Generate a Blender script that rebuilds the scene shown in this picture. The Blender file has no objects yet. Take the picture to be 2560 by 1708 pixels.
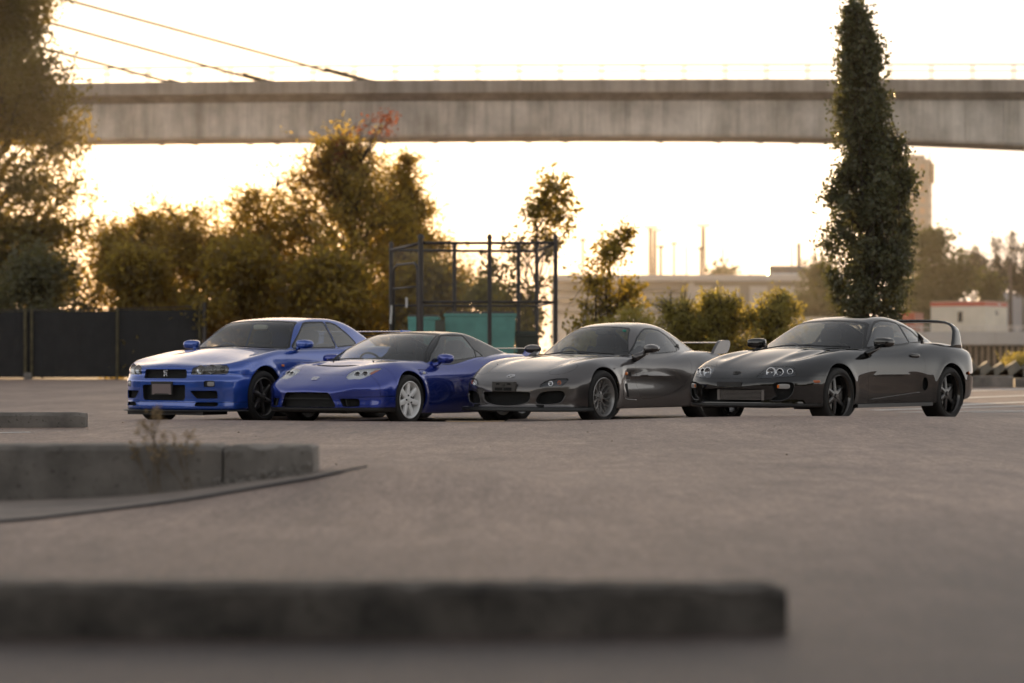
import bpy, math, random
import numpy as np
from mathutils import Vector, Matrix
R = math.radians
SC = bpy.context.scene
COL = SC.collection

# ---------------------------------------------------------------- camera, sky, sun, exposure
cam = bpy.data.cameras.new('camera'); camo = bpy.data.objects.new('camera', cam); COL.objects.link(camo)
SC.camera = camo
camo.location = (0, 0, .79); camo.rotation_euler = (R(90), 0, 0)
cam.sensor_width = 36; cam.lens = 85; cam.shift_y = 42/2560
cam.clip_start = .2; cam.clip_end = 20000
cam.dof.use_dof = True; cam.dof.focus_distance = 25.5; cam.dof.aperture_fstop = 1.8

SUN_AZ, SUN_EL = R(-6.2), R(3.3)        # azimuth from +Y towards +X; the sun stands low behind the bridge
world = bpy.data.worlds.new('World'); SC.world = world; world.use_nodes = True
wn = world.node_tree; bg = wn.nodes['Background']
sky = wn.nodes.new('ShaderNodeTexSky'); sky.sky_type = 'NISHITA'; sky.sun_disc = False
sky.sun_elevation = SUN_EL; sky.sun_rotation = SUN_AZ
sky.air_density = 1.0; sky.dust_density = 1.6; sky.ozone_density = 1.0; sky.altitude = 10
hs = wn.nodes.new('ShaderNodeHueSaturation'); hs.inputs['Saturation'].default_value = 1.0   # thin high cloud pales the whole sky
wn.links.new(sky.outputs[0], hs.inputs['Color']); veil = wn.nodes.new('ShaderNodeMix'); veil.data_type = 'RGBA'; veil.inputs[0].default_value = .90   # the cloud veil itself: even, pale, a little warm
veil.inputs[7].default_value = (3.0, 2.90, 2.82, 1)
# the veil is brightest low down, where the line of sight runs longest through it, and thins towards the zenith
gx_ = wn.nodes.new('ShaderNodeTexCoord'); sz = wn.nodes.new('ShaderNodeSeparateXYZ'); wn.links.new(gx_.outputs['Generated'], sz.inputs[0])
vr = wn.nodes.new('ShaderNodeValToRGB'); wn.links.new(sz.outputs['Z'], vr.inputs[0]); vr.color_ramp.interpolation = 'EASE'
vr.color_ramp.elements[0].position = 0; vr.color_ramp.elements[0].color = (1, 1, 1, 1); vr.color_ramp.elements[1].position = .60; vr.color_ramp.elements[1].color = (.30, .31, .33, 1)
vm = wn.nodes.new('ShaderNodeMix'); vm.data_type = 'RGBA'; vm.blend_type = 'MULTIPLY'; vm.inputs[0].default_value = 1
vm.inputs[6].default_value = veil.inputs[7].default_value; wn.links.new(vr.outputs[0], vm.inputs[7]); wn.links.new(vm.outputs[2], veil.inputs[7])
wn.links.new(hs.outputs[0], veil.inputs[6]); wn.links.new(veil.outputs[2], bg.inputs['Color']); bg.inputs['Strength'].default_value = .15
sunl = bpy.data.lights.new('sun', 'SUN'); suno = bpy.data.objects.new('sun', sunl); COL.objects.link(suno)
sunl.energy = 3.0; sunl.angle = R(.6); sunl.color = (1.0, .66, .34)
sd = Vector((math.sin(SUN_AZ)*math.cos(SUN_EL), math.cos(SUN_AZ)*math.cos(SUN_EL), math.sin(SUN_EL)))
suno.rotation_euler = sd.to_track_quat('Z', 'Y').to_euler()
SC.view_settings.view_transform = 'Standard'; SC.view_settings.look = 'None'
SC.view_settings.gamma = 1; SC.view_settings.use_curve_mapping = False
SC.view_settings.exposure = 1.66
SC.cycles.use_denoising = True
SC.cycles.max_bounces = 10; SC.cycles.transparent_max_bounces = 24
SC.cycles.sample_clamp_indirect = 6

# ---------------------------------------------------------------- numeric helpers
class Sp:
    """natural cubic spline through (x, y), tabulated, with slope; linear beyond the ends"""
    def __init__(s, pts):
        p = sorted(pts); x = np.array([a for a, _ in p], float); y = np.array([b for _, b in p], float)
        n = len(x); h = np.diff(x); s0 = np.diff(y) / h
        # monotone-ish cubic (Fritsch-Carlson style slopes) avoids wiggles between far-apart knots
        m = np.empty(n); m[0] = s0[0]; m[-1] = s0[-1]
        for i in range(1, n - 1):
            if s0[i-1] * s0[i] <= 0: m[i] = 0.
            else:
                w1, w2 = 2*h[i] + h[i-1], h[i] + 2*h[i-1]
                m[i] = (w1 + w2) / (w1 / s0[i-1] + w2 / s0[i])
        if n > 2:
            mm = np.empty(n); A = np.zeros((n, n)); B = np.zeros(n)
            A[0, 0] = 2; A[0, 1] = 1; B[0] = 3*s0[0]; A[-1, -1] = 2; A[-1, -2] = 1; B[-1] = 3*s0[-1]
            for i in range(1, n - 1):
                A[i, i-1] = h[i]; A[i, i] = 2*(h[i] + h[i-1]); A[i, i+1] = h[i-1]
                B[i] = 3*(h[i]*s0[i-1] + h[i-1]*s0[i])
            mm = np.linalg.solve(A, B)
            m = .6*mm + .4*m
        X = np.linspace(x[0], x[-1], 3000); k = np.clip(np.searchsorted(x, X, 'right') - 1, 0, n - 2)
        t = (X - x[k]) / h[k]; hh = h[k]
        Y = (2*t**3 - 3*t**2 + 1)*y[k] + (t**3 - 2*t**2 + t)*hh*m[k] + (-2*t**3 + 3*t**2)*y[k+1] + (t**3 - t**2)*hh*m[k+1]
        D = np.gradient(Y, X)
        e = 3.
        s.X = np.concatenate([[X[0] - e], X, [X[-1] + e]])
        s.Y = np.concatenate([[Y[0] - e*D[0]], Y, [Y[-1] + e*D[-1]]])
        s.D = np.concatenate([[D[0]], D, [D[-1]]])
    def __call__(s, v): return np.interp(v, s.X, s.Y)
    def d(s, v): return np.interp(v, s.X, s.D)

def smax(a, b, k):
    h = np.maximum(k - np.abs(a - b), 0.) / k
    return np.maximum(a, b) + h*h*k*.25
def smin(a, b, k): return -smax(-a, -b, k)
def sstep(t):
    t = np.clip(t, 0., 1.); return t*t*(3 - 2*t)
def gauss(t): return np.exp(-t*t)

def surface_nets(fn, lo, hi, h):
    ax = [np.arange(lo[i], hi[i] + h, h, dtype=np.float32) for i in range(3)]
    nx, ny, nz = map(len, ax)
    half = fn(ax[0][:, None, None], ax[1][None, :, None], ax[2][None, None, :]).astype(np.float32)
    val = np.broadcast_to(half, (nx, ny, nz))
    ins = val < 0
    c = [ins[i:nx-1+i, j:ny-1+j, k:nz-1+k] for i in (0, 1) for j in (0, 1) for k in (0, 1)]
    s = sum(q.astype(np.int8) for q in c)
    act = (s > 0) & (s < 8)
    idx = np.argwhere(act); n = len(idx)
    cid = np.full(act.shape, -1, np.int64); cid[act] = np.arange(n)
    off = np.array([(i, j, k) for i in (0, 1) for j in (0, 1) for k in (0, 1)])
    cv = np.stack([val[idx[:, 0]+o[0], idx[:, 1]+o[1], idx[:, 2]+o[2]] for o in off], 1)
    P = np.zeros((n, 3)); cnt = np.zeros(n)
    for a in range(8):
        for b in range(a + 1, 8):
            if np.abs(off[a] - off[b]).sum() != 1: continue
            va, vb = cv[:, a], cv[:, b]; m = (va < 0) != (vb < 0)
            t = np.where(m, va / np.where(m, va - vb, 1), 0)
            P += np.where(m[:, None], off[a] + t[:, None]*(off[b] - off[a]), 0); cnt += m
    P = (P / cnt[:, None] + idx) * h + np.array(lo)
    quads = []
    for a in range(3):
        b, c2 = (a + 1) % 3, (a + 2) % 3
        sl0 = [slice(None)]*3; sl1 = [slice(None)]*3
        sl0[a] = slice(0, -1); sl1[a] = slice(1, None)
        i0, i1 = ins[tuple(sl0)], ins[tuple(sl1)]
        e = np.argwhere(i0 != i1)
        e = e[(e[:, b] > 0) & (e[:, c2] > 0) & (e[:, b] < val.shape[b]-1) & (e[:, c2] < val.shape[c2]-1)]
        flip = i0[e[:, 0], e[:, 1], e[:, 2]]
        def cell(db, dc):
            q = e.copy(); q[:, b] -= db; q[:, c2] -= dc
            return cid[q[:, 0], q[:, 1], q[:, 2]]
        q = np.stack([cell(1, 1), cell(0, 1), cell(0, 0), cell(1, 0)], 1)
        q[~flip] = q[~flip][:, ::-1]
        quads.append(q)
    return P, np.concatenate(quads)

def grad(fn, P, e=.004):
    G = np.empty_like(P)
    for i in range(3):
        d = np.zeros(3); d[i] = e
        a, b = P + d, P - d
        G[:, i] = (fn(a[:, 0], a[:, 1], a[:, 2]) - fn(b[:, 0], b[:, 1], b[:, 2])) / (2*e)
    return G
def project(fn, P, it=2, lim=.012):
    for _ in range(it):
        g = grad(fn, P, .003); v = fn(P[:, 0], P[:, 1], P[:, 2])
        st = g * (v / np.maximum((g*g).sum(1), .05))[:, None]
        L = np.linalg.norm(st, axis=1, keepdims=True)
        P = P - st * np.minimum(1, lim / np.maximum(L, 1e-9))
    return P
def normals(fn, P, e=.005):
    g = grad(fn, P, e); return g / np.maximum(np.linalg.norm(g, axis=1, keepdims=True), 1e-9)

def poly_sd(p, x, y):
    """signed distance (negative inside) of points to a polygon"""
    p = np.asarray(p, float); n = len(p); d = np.full(x.shape, 1e9); ins = np.zeros(x.shape, bool)
    for i in range(n):
        a, b = p[i], p[(i + 1) % n]; ex, ey = b - a
        wx, wy = x - a[0], y - a[1]
        t = np.clip((wx*ex + wy*ey) / max(ex*ex + ey*ey, 1e-12), 0, 1)
        d = np.minimum(d, (wx - t*ex)**2 + (wy - t*ey)**2)
        c = ((a[1] <= y) & (b[1] > y)) | ((b[1] <= y) & (a[1] > y))
        if ey != 0: ins ^= c & (x < a[0] + (y - a[1]) * ex / ey)
    return np.where(ins, -1, 1) * np.sqrt(d)
def smooth_poly(p, n=6, closed=True):
    p = np.asarray(p, float); out = []; m = len(p)
    for i in range(m if closed else m - 1):
        g = (lambda k: p[k % m]) if closed else (lambda k: p[min(max(k, 0), m - 1)])
        a, b, c, d = g(i - 1), g(i), g(i + 1), g(i + 2)
        for j in range(n):
            t = j / n
            out.append(.5*(2*b + (c - a)*t + (2*a - 5*b + 4*c - d)*t*t + (3*b - a - 3*c + d)*t**3))
    if not closed: out.append(p[-1])
    return np.array(out)
def round_poly(p, r, n=5):
    """polygon with its corners rounded"""
    p = np.asarray(p, float); m = len(p); out = []
    for i in range(m):
        a, b, c = p[i - 1], p[i], p[(i + 1) % m]
        u, v = a - b, c - b; lu, lv = np.linalg.norm(u), np.linalg.norm(v)
        q = min(r, .45*lu, .45*lv); A, B = b + u/lu*q, b + v/lv*q
        for j in range(n + 1):
            t = j / n; out.append((1-t)**2*A + 2*t*(1-t)*b + t*t*B)
    return np.array(out)

class Shell:
    """triangle shell of an implicit body that can be cut along the zero line of any function"""
    def __init__(s, fn, lo, hi, h):
        s.fn = fn
        P, Q = surface_nets(fn, lo, hi, h)
        s.V = project(fn, P, 3)
        d1 = np.linalg.norm(s.V[Q[:, 0]] - s.V[Q[:, 2]], axis=1); d2 = np.linalg.norm(s.V[Q[:, 1]] - s.V[Q[:, 3]], axis=1)
        m = (d1 <= d2)[:, None]
        s.T = np.concatenate([np.where(m, Q[:, [0, 1, 2]], Q[:, [0, 1, 3]]), np.where(m, Q[:, [0, 2, 3]], Q[:, [1, 2, 3]])])
        s.L = np.zeros(len(s.T), np.int32); s.names = {0: 'body'}
        s.N = normals(fn, s.V)
    def cut(s, name, phi, where=None, src=('body',)):
        """triangles of src inside phi < 0 (and with all corners in where) become the label name"""
        ids = [k for k, v in s.names.items() if v in src]
        lab = next((k for k, v in s.names.items() if v == name), None)
        if lab is None: lab = len(s.names); s.names[lab] = name
        V = s.V
        wv = np.ones(len(V), bool) if where is None else where(V, s.N)
        cand = np.isin(s.L, ids) & wv[s.T].all(1)
        used = np.unique(s.T[cand])
        ph = np.full(len(V), 9.); ph[used] = phi(V[used, 0], V[used, 1], V[used, 2])
        ph[np.abs(ph) < 4e-4] = -4e-4
        neg = ph < 0; k = neg[s.T].sum(1)
        s.L[cand & (k == 3)] = lab
        mix = np.where(cand & (k > 0) & (k < 3))[0]
        if not len(mix): return s
        T = s.T[mix]; kk = k[mix]; par = s.L[mix]
        # rotate so that the odd corner is first
        odd = np.where((kk == 1)[:, None], neg[T], ~neg[T]); r = odd.argmax(1)
        T = np.stack([T[np.arange(len(T)), (r + j) % 3] for j in range(3)], 1)
        E = np.concatenate([T[:, [0, 1]], T[:, [0, 2]]]); Es = np.sort(E, 1)
        key = Es[:, 0].astype(np.int64) * len(V) + Es[:, 1]
        u, inv = np.unique(key, return_inverse=True)
        a, b = u // len(V), u % len(V); t = (ph[a] / (ph[a] - ph[b]))[:, None]
        nv = V[a] + t*(V[b] - V[a]); base = len(V)
        n1 = base + inv[:len(T)]; n2 = base + inv[len(T):]
        nv = project(s.fn, nv, 1, .003)
        s.V = np.concatenate([V, nv]); s.N = np.concatenate([s.N, normals(s.fn, nv)])
        tip = np.stack([T[:, 0], n1, n2], 1); q1 = np.stack([n1, T[:, 1], T[:, 2]], 1); q2 = np.stack([n1, T[:, 2], n2], 1)
        tl = np.where(kk == 1, lab, par); ql = np.where(kk == 1, par, lab)
        keep = np.ones(len(s.T), bool); keep[mix] = False
        s.T = np.concatenate([s.T[keep], tip, q1, q2]); s.L = np.concatenate([s.L[keep], tl, ql, ql])
        return s
    def get(s, name):
        lab = next((k for k, v in s.names.items() if v == name), None)
        T = s.T[s.L == lab]
        u, inv = np.unique(T, return_inverse=True)
        return s.V[u], s.N[u], inv.reshape(-1, 3)

def boundary(T):
    E = np.concatenate([T[:, [0, 1]], T[:, [1, 2]], T[:, [2, 0]]]); C = np.concatenate([T[:, 2], T[:, 0], T[:, 1]])
    n = T.max() + 1
    key = np.sort(E, 1); key = key[:, 0].astype(np.int64)*n + key[:, 1]
    u, inv, cnt = np.unique(key, return_inverse=True, return_counts=True)
    m = cnt[inv] == 1
    return E[m], C[m]
def islands(T, n):
    lab = np.arange(n)
    while True:
        m = lab[T].min(1); new = lab.copy()
        for j in range(3): np.minimum.at(new, T[:, j], m)
        new = new[new]
        if (new == lab).all(): return lab
        lab = new
def panel(V, N, T, gap=.0, depth=.012, drop=0., dirv=None, inner=None):
    """shrink a patch by gap, push it in by drop, and turn its rim inwards by depth. Returns verts, normals, tris"""
    V = V.copy()
    E, C = boundary(T)
    if gap:
        ev = V[E[:, 1]] - V[E[:, 0]]; ev /= np.maximum(np.linalg.norm(ev, axis=1, keepdims=True), 1e-9)
        w = V[C] - V[E[:, 0]]; w -= ev*(w*ev).sum(1, keepdims=True)
        L = np.linalg.norm(w, axis=1, keepdims=True); w = w / np.maximum(L, 1e-9) * (L > 1e-6)
        acc = np.zeros_like(V); np.add.at(acc, E[:, 0], w); np.add.at(acc, E[:, 1], w)
        l = np.linalg.norm(acc, axis=1, keepdims=True); V += np.where(l > 1e-6, acc / np.maximum(l, 1e-6), 0) * gap
    if drop: V -= N * drop
    if depth:
        b = np.unique(E); mp = np.full(len(V), -1); n0 = len(V)
        top = V[b]; dn = N[b] if dirv is None else np.broadcast_to(-np.asarray(dirv, float), (len(b), 3))
        low = top - dn*depth
        mp[b] = np.arange(len(b))
        a, c = mp[E[:, 0]] + n0, mp[E[:, 1]] + n0
        a2, c2 = a + len(b), c + len(b)
        nT = np.concatenate([np.stack([a, a2, c2], 1), np.stack([a, c2, c], 1)])
        # flange normals: outward from the patch edge
        fn_ = np.zeros((len(b), 3))
        for q in (nT[:len(E)],):
            W = np.concatenate([V, top, low]); fnm = np.cross(W[q[:, 1]] - W[q[:, 0]], W[q[:, 2]] - W[q[:, 0]])
            np.add.at(fn_, mp[E[:, 0]], fnm); np.add.at(fn_, mp[E[:, 1]], fnm)
        fn_ /= np.maximum(np.linalg.norm(fn_, axis=1, keepdims=True), 1e-12)
        V = np.concatenate([V, top, low]); N = np.concatenate([N, fn_, fn_]); T = np.concatenate([T, nT])
    return V, N, T
# ---------------------------------------------------------------- car body fields
# car space: x forward from the front axle, y to the car's left, z up from the ground (metres)
class Spec: pass
def hyp(*a): return np.sqrt(sum(q*q for q in a))
def body_field(S):
    def lower(x, ay, z):
        yf = S.yf(x); zc = S.zc(x); zf = S.zf(x)
        t = ay / yf
        top = zc + (zf - zc)*sstep(t)**S.hp - S.kf*np.maximum(0, ay - yf)**2
        if S.hood: top = top + S.hood(x, ay)
        dt = (z - top) / np.sqrt(1 + np.minimum(S.zc.d(x)**2, 4.))
        side = S.ys(x) - S.ins(z)
        for (wx, wz, R, A, w) in S.flares:
            r = hyp(x - wx, z - wz); side = side + A*gauss(np.maximum(r - R, 0)/w)
        if S.sidex: side = side + S.sidex(x, z)
        d = smax(dt, ay - side, S.k1)
        pn, xn = S.pn(ay), S.xn(z)
        dn = (x - xn + pn) / np.sqrt(1 + np.minimum(S.pn.d(ay)**2, 9.) + np.minimum(S.xn.d(z)**2, 4.))
        if S.nosex: dn = dn + S.nosex(x, ay, z)
        d = smax(d, dn, S.k2)
        pt, xt = S.pt(ay), S.xt(z)
        dl = (xt + pt - x) / np.sqrt(1 + np.minimum(S.pt.d(ay)**2, 9.))
        d = smax(d, dl, S.k2)
        return smax(d, S.zb(x) - z, .03)
    def cabin(x, ay, z):
        xs = x + S.kx(x)*ay**2
        roof = S.zr(xs) - S.crown*ay**2
        dr = (z - roof) / np.sqrt(1 + np.minimum(S.zr.d(xs)**2, 4.))
        cs = S.yb(x) - S.tum(z)
        return np.maximum(smax(dr, (ay - cs)*.93, S.kc), .55 - z)
    S.low, S.cab = lower, cabin
    def fn(x, y, z):
        ay = np.sqrt(y*y + 1e-6)
        d = smin(lower(x, ay, z), cabin(x, ay, z), S.kj)
        if S.extra: d = S.extra(d, x, ay, z)
        return d
    return fn

def spec_r34():
    S = Spec()
    S.zc = Sp([(.96,.60),(.86,.69),(.80,.716),(.6,.765),(.3,.83),(0,.88),(-.43,.930),(-.7,.93),(-1.6,.93),(-2.4,.95),(-2.9,.985),(-3.3,.985),(-3.67,.965)])
    S.zf = Sp([(.96,.56),(.8,.672),(.6,.72),(.3,.785),(0,.835),(-.45,.895),(-1,.905),(-1.7,.920),(-2.3,.94),(-2.9,.955),(-3.67,.94)])
    S.yf = Sp([(1,.74),(0,.76),(-1,.78),(-2.5,.78),(-3.7,.74)]); S.hp = 1.; S.kf = 1.2; S.hood = None
    S.ys = Sp([(.9,.86),(.4,.875),(0,.878),(-.5,.862),(-1.7,.862),(-2.2,.876),(-2.66,.884),(-3.2,.87),(-3.7,.82)])
    S.ins = Sp([(.1,.05),(.2,.022),(.32,.004),(.45,0),(.62,.0),(.72,.008),(.8,.022),(.9,.055),(1,.12)])
    S.flares = [(0,.326,.37,.014,.06),(-2.665,.326,.375,.016,.06)]; S.sidex = None
    S.k1 = .055; S.k2 = .035
    S.xn = Sp([(.1,.90),(.2,.905),(.27,.90),(.42,.905),(.50,.905),(.53,.90),(.56,.875),(.66,.86),(.72,.82)])
    S.pn = Sp([(0,0),(.3,.012),(.45,.04),(.6,.105),(.7,.19),(.78,.29),(.84,.40),(.88,.52),(.93,.70)])
    S.xt = Sp([(.1,-3.55),(.3,-3.66),(.6,-3.67),(.95,-3.63)]); S.pt = Sp([(0,0),(.5,.03),(.75,.12),(.9,.35)])
    S.zb = Sp([(1,.16),(.4,.16),(-.5,.15),(-2.2,.15),(-3.0,.2),(-3.7,.28)]); S.nosex = None
    S.zr = Sp([(-.1,.68),(-.47,.90),(-.8,1.09),(-1.13,1.263),(-1.3,1.30),(-1.63,1.328),(-1.95,1.328),(-2.2,1.305),(-2.45,1.25),(-2.75,1.13),(-3.05,.99),(-3.5,.78)])
    S.kx = Sp([(0,.30),(-.6,.27),(-1.1,.17),(-1.5,0),(-2,0),(-2.4,-.1),(-3.2,-.15)])
    S.crown = .09; S.kc = .055; S.kj = .012
    S.yb = Sp([(0,.70),(-.6,.735),(-1.2,.745),(-1.8,.735),(-2.3,.71),(-2.9,.65),(-3.5,.58)])
    S.tum = Sp([(.9,-.012),(1.0,.035),(1.15,.11),(1.25,.165),(1.35,.22)])
    S.extra = None
    S.wells = [(0,.335,.365),(-2.665,.335,.37)]
    S.box = ((-3.78,-1.02,.08),(1.02,1.02,1.42))
    return S

def spec_nsx():
    S = Spec()
    S.zc = Sp([(.97,.42),(.90,.468),(.8,.528),(.675,.588),(.5,.645),(.34,.690),(.1,.735),(-.14,.770),(-.5,.785),(-1.5,.80),(-2.4,.86),(-2.9,.875),(-3.48,.86)])
    S.zf = Sp([(.97,.34),(.85,.45),(.7,.56),(.5,.665),(.3,.718),(.1,.745),(-.15,.755),(-.45,.755),(-1,.752),(-1.6,.785),(-2.1,.825),(-2.6,.85),(-3.48,.82)])
    S.yf = Sp([(1,.60),(.5,.64),(0,.66),(-.6,.72),(-1.5,.74),(-2.5,.70),(-3.5,.64)]); S.hp = 1.; S.kf = 1.9
    S.hood = lambda x, ay: -.022*sstep((.335 - x)/.05)*sstep((x + .13)/.42)*sstep((.40 - ay)/.05) 
    S.ys = Sp([(.9,.84),(.4,.862),(0,.868),(-.5,.862),(-1.2,.868),(-1.7,.885),(-2.5,.892),(-3,.875),(-3.5,.82)])
    S.ins = Sp([(.1,.06),(.16,.035),(.24,.012),(.35,.0),(.5,.004),(.58,.016),(.66,.05),(.72,.09),(.8,.15),(.9,.26)])
    S.flares = [(0,.31,.335,.012,.05),(-2.53,.32,.345,.012,.05)]
    S.sidex = None
    S.k1 = .09; S.k2 = .05
    S.xn = Sp([(.1,.93),(.19,.945),(.23,.945),(.3,.94),(.36,.945),(.42,.95),(.47,.93),(.52,.86),(.6,.70)])
    S.pn = Sp([(0,0),(.3,.02),(.45,.065),(.6,.15),(.7,.235),(.78,.335),(.84,.45),(.88,.56),(.93,.75)])
    S.xt = Sp([(.1,-3.3),(.3,-3.43),(.6,-3.47),(.95,-3.42)]); S.pt = Sp([(0,0),(.5,.03),(.75,.12),(.9,.35)])
    S.zb = Sp([(1,.155),(.4,.145),(-.5,.115),(-2.0,.12),(-3.0,.2),(-3.5,.28)]); S.nosex = None
    S.zr = Sp([(.2,.55),(-.2,.76),(-.5,.90),(-.8,1.01),(-1.13,1.103),(-1.3,1.125),(-1.55,1.137),(-1.75,1.13),(-2.0,1.085),(-2.4,.98),(-2.8,.87),(-3.2,.76)])
    S.kx = Sp([(0,.52),(-.5,.42),(-1.1,.2),(-1.5,0),(-1.8,0),(-2.2,-.08),(-3.2,-.15)])
    S.crown = .10; S.kc = .05; S.kj = .012
    S.yb = Sp([(0,.66),(-.5,.735),(-1.0,.755),(-1.5,.745),(-1.9,.71),(-2.3,.65),(-3.0,.55)])
    S.tum = Sp([(.70,-.025),(.78,.0),(.9,.075),(1.0,.15),(1.08,.215),(1.15,.27)])
    S.extra = None
    S.wells = [(0,.318,.325),(-2.53,.325,.338)]
    S.box = ((-3.6,-1.02,.07),(1.05,1.02,1.22))
    return S

def spec_rx7():
    S = Spec()
    S.zc = Sp([(.95,.36),(.86,.46),(.8,.51),(.7,.56),(.62,.596),(.4,.668),(.1,.740),(-.3,.795),(-.6,.818),(-.9,.815),(-1.9,.83),(-2.5,.87),(-2.9,.865),(-3.2,.84),(-3.36,.81)])
    S.zf = Sp([(.95,.34),(.8,.475),(.62,.592),(.45,.662),(.28,.712),(.1,.750),(-.1,.775),(-.35,.792),(-.7,.805),(-1.2,.805),(-1.8,.828),(-2.3,.86),(-2.7,.865),(-3.1,.825),(-3.36,.78)])
    S.yf = Sp([(1,.58),(.4,.62),(0,.66),(-.6,.70),(-1.2,.72),(-2.4,.70),(-3.4,.62)]); S.hp = 1.; S.kf = 1.6
    S.hood = lambda x, ay: -.018*gauss((ay - .44)/.09)*gauss((x + .10)/.42)
    S.ys = Sp([(.9,.80),(.4,.855),(0,.862),(-.5,.835),(-1,.822),(-1.6,.838),(-2.1,.868),(-2.45,.876),(-2.9,.85),(-3.4,.76)])
    S.ins = Sp([(.1,.07),(.18,.045),(.3,.018),(.42,.003),(.55,0),(.64,.012),(.72,.045),(.8,.10),(.9,.20)])
    S.flares = [(0,.325,.345,.012,.06),(-2.425,.325,.35,.012,.06)]
    # the long scoop of the door side
    S.sidex = lambda x, z: -.038*gauss((z - .50 - .02*(x + 1.2))/.13)*sstep((-.42 - x)/.16)*sstep((x + 2.1)/.9)
    S.k1 = .11; S.k2 = .07
    S.xn = Sp([(.1,.84),(.17,.865),(.22,.845),(.30,.85),(.38,.85),(.45,.845),(.52,.80),(.6,.70)])
    S.pn = Sp([(0,0),(.3,.022),(.45,.06),(.6,.135),(.7,.22),(.77,.31),(.82,.40),(.86,.50),(.92,.72)])
    S.xt = Sp([(.1,-3.2),(.3,-3.32),(.6,-3.34),(.9,-3.28)]); S.pt = Sp([(0,0),(.5,.05),(.7,.14),(.85,.40)])
    S.zb = Sp([(1,.16),(.4,.155),(-.4,.16),(-2.0,.16),(-2.8,.2),(-3.4,.3)]); S.nosex = None
    S.zr = Sp([(-.2,.64),(-.62,.83),(-.8,.935),(-1.0,1.05),(-1.25,1.165),(-1.4,1.203),(-1.6,1.226),(-1.8,1.23),(-2.0,1.213),(-2.25,1.15),(-2.5,1.05),(-2.75,.935),(-3.1,.79)])
    S.kx = Sp([(0,.36),(-.7,.36),(-1.2,.30),(-1.6,0),(-1.9,0),(-2.2,-.1),(-3.2,-.2)])
    S.crown = .16; S.kc = .11; S.kj = .02
    S.yb = Sp([(0,.60),(-.7,.705),(-1.2,.725),(-1.7,.715),(-2.0,.68),(-2.4,.59),(-2.8,.50),(-3.2,.44)])
    S.tum = Sp([(.75,-.03),(.83,.0),(.95,.085),(1.05,.165),(1.14,.24),(1.22,.32)])
    S.extra = None
    S.wells = [(0,.33,.342),(-2.425,.335,.345)]
    S.box = ((-3.45,-1.0,.07),(1.0,1.0,1.32))
    return S

def spec_supra():
    S = Spec()
    S.zc = Sp([(1.0,.44),(.95,.488),(.86,.555),(.735,.618),(.5,.70),(.2,.785),(-.1,.842),(-.35,.872),(-.7,.875),(-1.8,.89),(-2.5,.93),(-2.9,.945),(-3.2,.93),(-3.55,.87)])
    S.zf = Sp([(1.0,.44),(.95,.52),(.86,.595),(.735,.65),(.5,.715),(.3,.752),(.1,.79),(-.1,.818),(-.4,.845),(-.75,.855),(-1.3,.862),(-1.8,.89),(-2.2,.925),(-2.6,.94),(-3.0,.91),(-3.3,.86),(-3.55,.80)])
    S.yf = Sp([(1,.56),(.5,.60),(0,.64),(-.6,.70),(-1.2,.73),(-2.5,.72),(-3.0,.66),(-3.55,.60)]); S.hp = 1.; S.kf = 1.5
    S.hood = lambda x, ay: -.020*gauss((ay - .50)/.10)*gauss((x - .02)/.38) + .010*gauss((ay - .34)/.07)*gauss((x-.2)/.5)
    S.ys = Sp([(.9,.82),(.4,.866),(0,.874),(-.5,.858),(-1,.85),(-1.6,.862),(-2.1,.885),(-2.55,.896),(-3.0,.88),(-3.55,.78)])
    S.ins = Sp([(.1,.06),(.18,.04),(.3,.016),(.42,.004),(.55,0),(.66,.008),(.74,.03),(.82,.075),(.9,.14),(1,.25)])
    S.flares = [(0,.335,.36,.010,.06),(-2.55,.335,.36,.010,.06)]
    S.sidex = lambda x, z: -.012*gauss((z - .43 - .03*(x + 1.2))/.15)*sstep((-.35 - x)/.5)*sstep((x + 2.06)/.35)
    S.k1 = .10; S.k2 = .06
    S.xn = Sp([(.1,.93),(.2,.955),(.25,.95),(.4,.955),(.47,.955),(.52,.93),(.6,.86),(.66,.76)])
    S.pn = Sp([(0,0),(.25,.015),(.45,.065),(.6,.14),(.7,.225),(.78,.335),(.84,.45),(.88,.57),(.93,.75)])
    S.xt = Sp([(.1,-3.3),(.3,-3.48),(.6,-3.53),(.95,-3.46)]); S.pt = Sp([(0,0),(.5,.05),(.7,.13),(.88,.42)])
    S.zb = Sp([(1,.19),(.4,.19),(-.4,.19),(-2.0,.19),(-2.8,.22),(-3.5,.3)]); S.nosex = None
    S.zr = Sp([(0,.68),(-.38,.87),(-.7,1.01),(-.95,1.115),(-1.2,1.204),(-1.4,1.243),(-1.6,1.263),(-1.8,1.267),(-2.0,1.25),(-2.3,1.19),(-2.6,1.105),(-2.9,.995),(-3.2,.86)])
    S.kx = Sp([(0,.62),(-.4,.62),(-.8,.45),(-1.2,.25),(-1.6,0),(-1.9,0),(-2.2,-.1),(-3.2,-.2)])
    S.crown = .13; S.kc = .09; S.kj = .02
    S.yb = Sp([(0,.60),(-.7,.715),(-1.2,.735),(-1.7,.73),(-2.1,.69),(-2.5,.60),(-2.9,.50),(-3.3,.42)])
    S.tum = Sp([(.8,-.03),(.88,.0),(1.0,.085),(1.1,.16),(1.18,.225),(1.26,.30)])
    S.extra = None
    S.wells = [(0,.34,.352),(-2.55,.34,.352)]
    S.box = ((-3.65,-1.02,.09),(1.1,1.02,1.36))
    return S
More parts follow.
